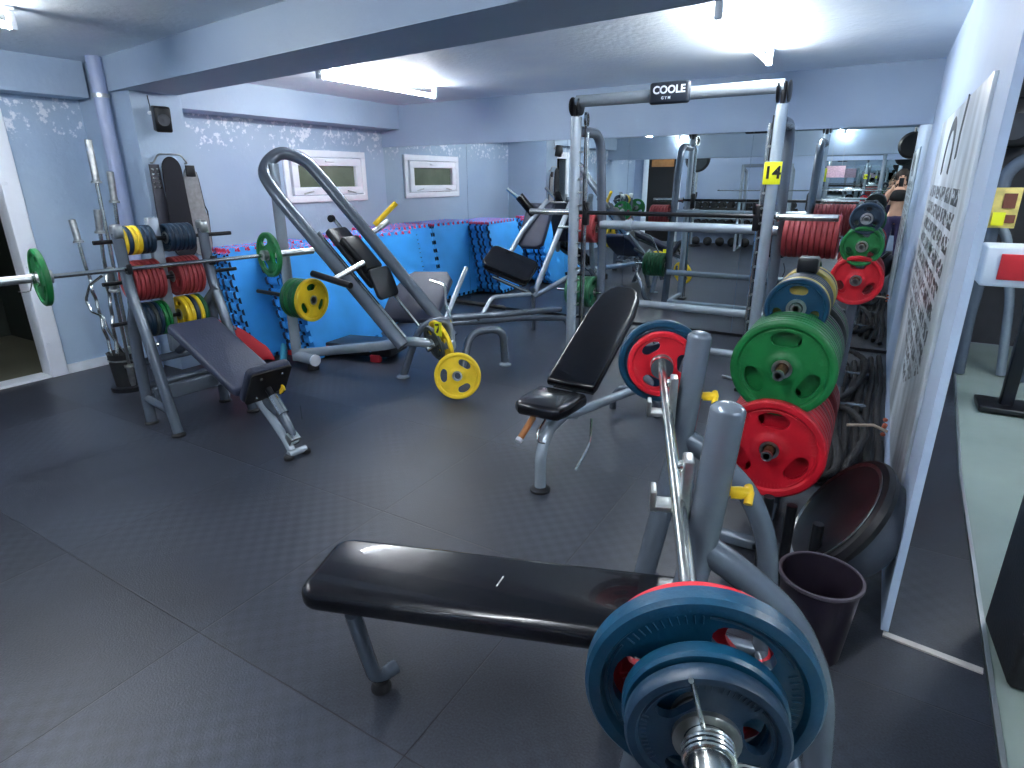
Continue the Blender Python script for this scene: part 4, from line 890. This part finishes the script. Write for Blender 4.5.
for i, (dy, dz) in enumerate(((0, .03), (.05, 0), (.02, -.04), (.07, .04))):
    MB().lathe([(0, -.014), (.012, -.008), (.015, 0), (.012, .008), (0, .014)], (.22, 4.08+dy, .13+dz), (0, 0, 1), 12).build('bead', mat('copper_bead', (190, 96, 70), .4, .3), tie)
# half ball trainer leaning on the partition
bc_ = Vector((.045, 2.44, .33)); bn_ = Vector((-.82, -.16, .56)).normalized()
hb_ = thing('balance_trainer', 'black half-ball balance trainer leaning flat side out against the partition', 'balance trainer', bc_)
MB().lathe([(0, .03), (.14, .032), (.23, .03), (.262, .022), (.27, .0), (.262, -.022), (.24, -.03), (0, -.03)], (0, 0, 0), bn_, 48).build('platform_disc', mat('black_plastic', (24, 24, 28), .35, 0, .15), hb_)
MB().lathe([(.24, -.02), (.245, -.05), (.235, -.10), (.20, -.15), (.14, -.185), (.07, -.20), (0, -.205)], (0, 0, 0), bn_, 48).build('half_ball', mat('grey_rubber', (60, 66, 78), .4, 0, .1), hb_)
MB().ring([(.225, .030), (.24, .034), (.24, .030), (.225, .026)], (0, 0, 0), bn_, 48).build('rim_groove', STEEL, hb_)
# bucket
bk = thing('bucket', 'dark purple-black open bucket on the floor under the balance trainer', 'bucket', (.018, 2.03, 0))
MB().ring([(.095, .0), (.102, .0), (.127, .29), (.133, .295), (.133, .305), (.124, .305), (.121, .29), (.095, .012)], seg=48).lathe([(0, .004), (.098, .004), (.098, .014), (0, .014)], seg=48).build('pail', mat('aubergine_plastic', (34, 28, 38), .35, 0, .1), bk)
MB().ring([(.127, .298), (.136, .298), (.136, .308), (.127, .308)], seg=48).build('rim', mat('grey_rim', (88, 82, 92), .35), bk)
# dumbbell-like hand weights behind the station
for i, (x, y) in enumerate(((-.02, 2.28), (-.12, 2.3), (-.2, 2.25))):
    o = tag(MB().tube([(x, y, .02), (x, y, .36+.04*i)], .02, 12).build('steel_rod', BLACKM), 'upright black rod %s behind the foreground station' % ('nearest the bucket', 'in the middle', 'farthest left')[i], 'rod')
o = tag(MB().tube([(-.95, 5.05, .012), (-.80, 5.0, .012), (-.62, 4.97, .012)], .012, 10).build('steel_bar', STEEL), 'thin pale bar lying on the floor under the smith machine', 'bar')
# tall black bin at the right edge
o = thing('waste_bin', 'tall black bin at the right edge of the picture on the floor border', 'bin', (.80, 2.35, 0), R(4))
MB().box((0, 0, .45), (.42, .36, .90), bev=.02).build('bin_body', RUBBER, o); MB().box((0, 0, .93), (.44, .38, .08), bev=.03).build('bin_lid', BLACKM, o)
# ---- room to the right of the partition
def loc(name, label, cat, o=(1.6, 5.2, 0)): return thing(name, label, cat, o)
cm = thing('cable_machine', 'grey cable machine frame with a yellow label in the room behind the partition', 'gym machine', (1.45, 5.2, 0))
def cp(x, y, Y): return aty(x, y, Y)-Vector((1.45, 5.2, 0))
def cf(x, y, Y): v = cp(x, y, Y); v.z = 0; return v
MB().tube([cf(968, 330, 6.2), cp(968, 318, 6.2), cp(978, 285, 6.2), cp(1000, 195, 6.2), cp(1006, 174, 6.2), cp(1022, 160, 6.2), cp(1060, 152, 6.2)], .05, 16, .14).build('frame_tube', FRAME, cm)
MB().tube([cp(985, 222, 6.3), cp(998, 222, 6.3), cp(1007, 236, 6.3), cp(1010, 300, 6.3), cf(1010, 340, 6.3)], .035, 14, .08).build('frame_tube', FRAME_L, cm)
MB().tube([cf(1034, 350, 6.2), cp(1040, 200, 6.2), cp(1046, 156, 6.2)], .055, 16).build('frame_tube', FRAME, cm)
MB().box(cp(1005, 208, 6.08), (.17, .01, .30), bev=.003).build('yellow_label', mat('label_cream', (216, 196, 110), .5, 0, .2, 20), cm)
MB().box(cp(998, 219, 6.06), (.08, .008, .10), bev=.002).build('number_tag', MATS['tag_yellow'], cm)
MB().box(cp(1010, 201, 6.07), (.08, .008, .11)).box(cp(1009, 219, 6.065), (.07, .008, .06)).build('label_print', mat('print_brown', (110, 60, 40), .5), cm)
bs = thing('padded_box', 'white padded block with a red panel on a stand in the right room', 'box', aty(1007, 265, 5.3))
MB().box((.09, .02, 0), (.48, .30, .27), bev=.02).build('white_shell', WHITEP, bs); MB().box((.10, -.135, .0), (.32, .02, .17), bev=.005).build('red_panel', REDP, bs)
zb = bs.location.z
MB().box((.2, .02, -.13-(zb-.13)/2), (.08, .08, zb-.13), bev=.01).build('stand', BLACKM, bs)
MB().box((.2, .02, -zb+.02), (.34, .3, .04), bev=.01).build('stand_foot', BLACKM, bs)
o = tag(MB().box((.62, 7.0, .75), (.35, .3, 1.5), bev=.04).build('dark_cabinet', RUBBER), 'dark cabinet standing behind the end of the partition', 'cabinet')
o = tag(MB().box((.72, 6.2, .9), (.10, .05, .5), bev=.02).build('tan_panel', mat('tan_board', (150, 112, 80), .6)), 'tan strip of board beside the partition in the right room', 'board')
o.location.z = 0; MB().box((.72, 6.2, .33), (.08, .04, .66)).build('panel_leg', BLACKM, o)
o = thing('wall_speaker', 'black speaker high in the room behind the partition', 'speaker', aty(1016, 122, 7.2)); MB().box((0, .12, 0), (.3, .26, .42), bev=.03).build('cabinet', BLACKM, o)
MB().lathe([(0, 0), (.10, 0), (.11, .012), (.06, .004), (0, .01)], (0, -.012, -.04), (0, -1, 0), 24).build('speaker_cone', MATS['cone_grey'], o)
# ---- front side of the room, seen only in the mirror
dr = thing('dumbbell_rack', 'two-tier black dumbbell rack along the wall, seen in the mirror', 'rack', (-3.1, YB+.28, 0))
for x in (-1.2, 0, 1.2): MB().box((x, 0, .45), (.06, .34, .9), bev=.01).build('rack_upright', BLACKM, dr)
for z in (.42, .86): MB().box((0, .02, z), (2.7, .34, .05), Quaternion((1, 0, 0), R(14)), bev=.01).build('rack_shelf', BLACKM, dr)
MB().box((0, .20, .70), (2.6, .02, .09), bev=.004).build('shelf_strip', WHITEP, dr)
dbm = MB()
for s_ in (-1, 1): dbm.lathe([(0, 0), (.07, 0), (.078, .01), (.078, .10), (.07, .11), (0, .11)], (0, s_*.06, 0), (0, s_, 0), 18)
dbm.tube([(0, -.07, 0), (0, .07, 0)], .016, 10); dbm = dbm.mesh('dumbbell', RUBBER)
for zt, nm in ((.98, 'upper'), (.54, 'lower')):
    for i in range(13):
        o = bpy.data.objects.new('dumbbell', dbm); COL.objects.link(o); o.location = (-4.32+i*.203, YB+.30, zt)
        tag(o, 'black dumbbell, %s from the left, %s rack shelf, seen in the mirror' % (ORD[i], nm), 'dumbbell', 'dumbbells on the %s shelf seen in the mirror' % nm)
for i in range(7):
    o = bpy.data.objects.new('medicine_ball', MB().lathe([(.11*math.sin(R(a)), -.11*math.cos(R(a))) for a in range(0, 181, 15)], seg=20).mesh('medicine_ball', RUBBER)); COL.objects.link(o); o.location = (-4.0+i*.3, YB+.72, .11)
    tag(o, 'black floor ball, %s from the left by the dumbbell rack in the mirror' % ORD[i], 'ball', 'balls in front of the dumbbell rack')
fan = thing('pedestal_fan', 'dark round fan on a tall stand, seen in the mirror', 'fan', (-4.05, YB+.95, 0))
MB().tube([(0, 0, .02), (0, 0, 2.0)], .025, 12).build('pole', STEEL, fan); MB().lathe([(0, 0), (.24, 0), (.24, .03), (0, .05)], seg=24).build('base', BLACKM, fan)
MB().lathe([(0, -.05), (.25, -.05), (.30, 0), (.25, .05), (0, .05)], (0, .04, 2.05), (0, 1, 0), 32).build('fan_head', BLACKM, fan)
fan = thing('wall_fan', 'black round fan hanging from the beam, seen in the mirror beside the partition', 'fan', (.25, .3, 2.12))
MB().lathe([(0, -.06), (.18, -.06), (.22, 0), (.18, .06), (0, .06)], (0, 0, 0), (0, 1, 0), 32).build('fan_head', BLACKM, fan); MB().tube([(0, 0, .1), (0, 0, .41)], .02, 10).build('mount', BLACKM, fan)
def rackframe(x, y, label, w=1.2, h=2.1, name='squat_rack'):
    o = thing(name, label, 'rack', (x, y, 0))
    for sx in (-1, 1):
        MB().tube([(sx*w/2, 0, 0), (sx*w/2, 0, h)], .035, 12).build('upright', FRAME_L, o)
        MB().tube([(sx*w/2, 0, h-.05), (sx*w/2, -.45, h-.15), (sx*w/2, -.6, .03), (sx*w/2, 0, .03)], .03, 12, .1).build('rear_leg', FRAME_L, o)
    MB().tube([(-w/2, 0, h-.03), (w/2, 0, h-.03)], .035, 12).build('crossbar', FRAME_L, o); MB().tube([(-w/2, 0, 1.1), (w/2, 0, 1.1)], .03, 12).build('crossbar', FRAME_L, o)
    MB().tube([(-w/2-.5, .07, 1.35), (w/2+.5, .07, 1.35)], .014, 10).build('bar', CHROME, o); return o
rackframe(-.75, -1.9, 'silver squat rack at the front of the room, left one seen in the mirror')
rackframe(-2.35, -1.7, 'silver squat rack at the front of the room, right one seen in the mirror', 1.0, 1.9)
sg = tag(MB().box((-.95, -1.0, 1.72), (.34, .02, .22), bev=.004).build('paper_sign', mat('pink_white_print', (226, 190, 206), .6, 0, .3, 60)), 'small pink and white printed notice hanging from the ceiling, seen in the mirror', 'sign')
MB().tube([(-1.05, -1.0, 1.83), (-1.05, -1.0, ZC)], .003, 6).tube([(-.85, -1.0, 1.83), (-.85, -1.0, ZC)], .003, 6).build('string', STEEL, sg)
for i, (x, y, cl, dm) in enumerate(((-.25, -.9, 'darkred', .42), (-.22, -1.25, 'charcoal', .40), (-.28, -1.6, 'darkred', .42))):
    o = thing('plate_stand', 'low plate stand, %s of three seen in the mirror' % ORD[i], 'plate rack', (x, y, 0)); MB().box((0, 0, .35), (.06, .06, .7), bev=.01).build('post', FRAME, o); MB().box((0, 0, .02), (.4, .3, .04), bev=.01).build('base', FRAME, o)
    plate(Vector((x, y+.07, .72)), (0, 1, 0), dm, .04, cl, '%s weight plate on the %s low stand seen in the mirror' % (WORD[cl], ORD[i]), None, 30)
# ---- person taking the picture, seen in the mirror
SKIN = mat('skin', (206, 158, 134), .5, 0, .06); TOP = mat('black_top', (22, 22, 26), .7); LEG = mat('purple_leggings', (52, 44, 84), .7, 0, .08); HAIR = mat('dark_hair', (40, 28, 24), .6, 0, .2, 20)
pe = thing('person', 'person in black crop top and purple leggings holding up a phone, seen in the mirror', 'person', (.20, -.30, 0))
def skin(name, verts, edges, m, par, sub=2):
    me = bpy.data.meshes.new(name); me.from_pydata([v[:3] for v in verts], [], edges); o = bpy.data.objects.new(name, me); COL.objects.link(o); o.parent = par
    o.modifiers.new('skin', 'SKIN')
    for i, v in enumerate(verts):
        r = v[3]; rx, ry = (r if isinstance(r, tuple) else (r, r)); me.skin_vertices[0].data[i].radius = (rx, ry)
    me.skin_vertices[0].data[0].use_root = True
    s_ = o.modifiers.new('sub', 'SUBSURF'); s_.levels = s_.render_levels = sub; me.materials.append(m); return o
V = [(0, 0, .93, (.125, .10)), (0, 0, 1.06, (.105, .085)), (0, 0, 1.22, (.125, .09)), (0, 0, 1.36, (.13, .085)), (0, 0, 1.44, (.055, .05)), (0, .015, 1.50, (.045, .045)), (0, .03, 1.58, (.07, .085)), (0, .03, 1.66, (.07, .085)),
     (-.17, 0, 1.37, .05), (-.22, .06, 1.15, .038), (-.15, .20, 1.36, .03), (-.10, .21, 1.47, .026), (.17, 0, 1.37, .05), (.22, .06, 1.16, .038), (.13, .20, 1.36, .03), (.06, .21, 1.47, .026),
     (-.09, 0, .84, .085), (-.10, .02, .50, .06), (-.10, -.02, .28, .052), (-.10, 0, .07, .036), (-.10, .12, .03, .032), (.09, 0, .84, .085), (.11, .0, .50, .06), (.12, -.03, .28, .052), (.12, -.02, .07, .036), (.13, .10, .03, .032)]
E_ = [(0, 1), (1, 2), (2, 3), (3, 4), (4, 5), (5, 6), (6, 7), (3, 8), (8, 9), (9, 10), (10, 11), (3, 12), (12, 13), (13, 14), (14, 15), (0, 16), (16, 17), (17, 18), (18, 19), (19, 20), (0, 21), (21, 22), (22, 23), (23, 24), (24, 25)]
skin('body', V, E_, SKIN, pe)
skin('crop_top', [(0, 0, 1.17, (.165, .14)), (0, 0, 1.28, (.185, .15)), (0, 0, 1.42, (.16, .13))], [(0, 1), (1, 2)], TOP, pe)
gv = [(0, 0, .98, (.12, .098)), (0, 0, .90, (.14, .112))]+[(a, b, c, r+.006) for a, b, c, r in (V[16], V[17], V[18], V[19], V[21], V[22], V[23], V[24])]
skin('leggings', gv, [(0, 1), (1, 2), (2, 3), (3, 4), (4, 5), (1, 6), (6, 7), (7, 8), (8, 9)], LEG, pe)
MB().lathe([(.0, .115), (.05, .108), (.088, .07), (.10, .01), (.09, -.05), (.07, -.09), (0, -.09)], (0, -.012, 1.64), (0, -.15, 1), 24).build('hair', HAIR, pe)
MB().lathe([(0, 0), (.03, -.02), (.035, -.08), (.015, -.22), (0, -.24)], (0, -.09, 1.63), (0, .1, 1), 14).build('ponytail', HAIR, pe)
for sx in (-1, 1):
    f = [skin('finger', [(sx*.075-.01, .215, 1.485+k*.012, .011), (sx*.06-.01, .235, 1.505+k*.014, .009), (sx*.035-.01, .245, 1.51+k*.014, .008)], [(0, 1), (1, 2)], SKIN, pe, 1) for k in range(4)]
    skin('thumb', [(sx*.08-.01, .205, 1.48, .012), (sx*.06-.01, .195, 1.50, .010), (sx*.04-.01, .20, 1.515, .009)], [(0, 1), (1, 2)], SKIN, pe, 1)
    MB().lathe([(0, -.01), (.012, 0), (0, .01)], (sx*.03, .112, 1.625), (0, 1, 0), 10).build('eye', BLACKM, pe)
MB().lathe([(0, 0), (.014, .01), (.008, .035), (0, .04)], (0, .105, 1.585), (0, .35, 1), 10).build('nose', SKIN, pe)
MB().box((0, .112, 1.555), (.04, .012, .01), bev=.004).build('mouth', mat('lips', (170, 90, 86), .5), pe)
ph = tag(MB().box((.19, -.066, 1.52), (.075, .010, .15), bev=.004).build('phone', BLACKM), 'black phone held up by the person, seen in the mirror', 'phone')
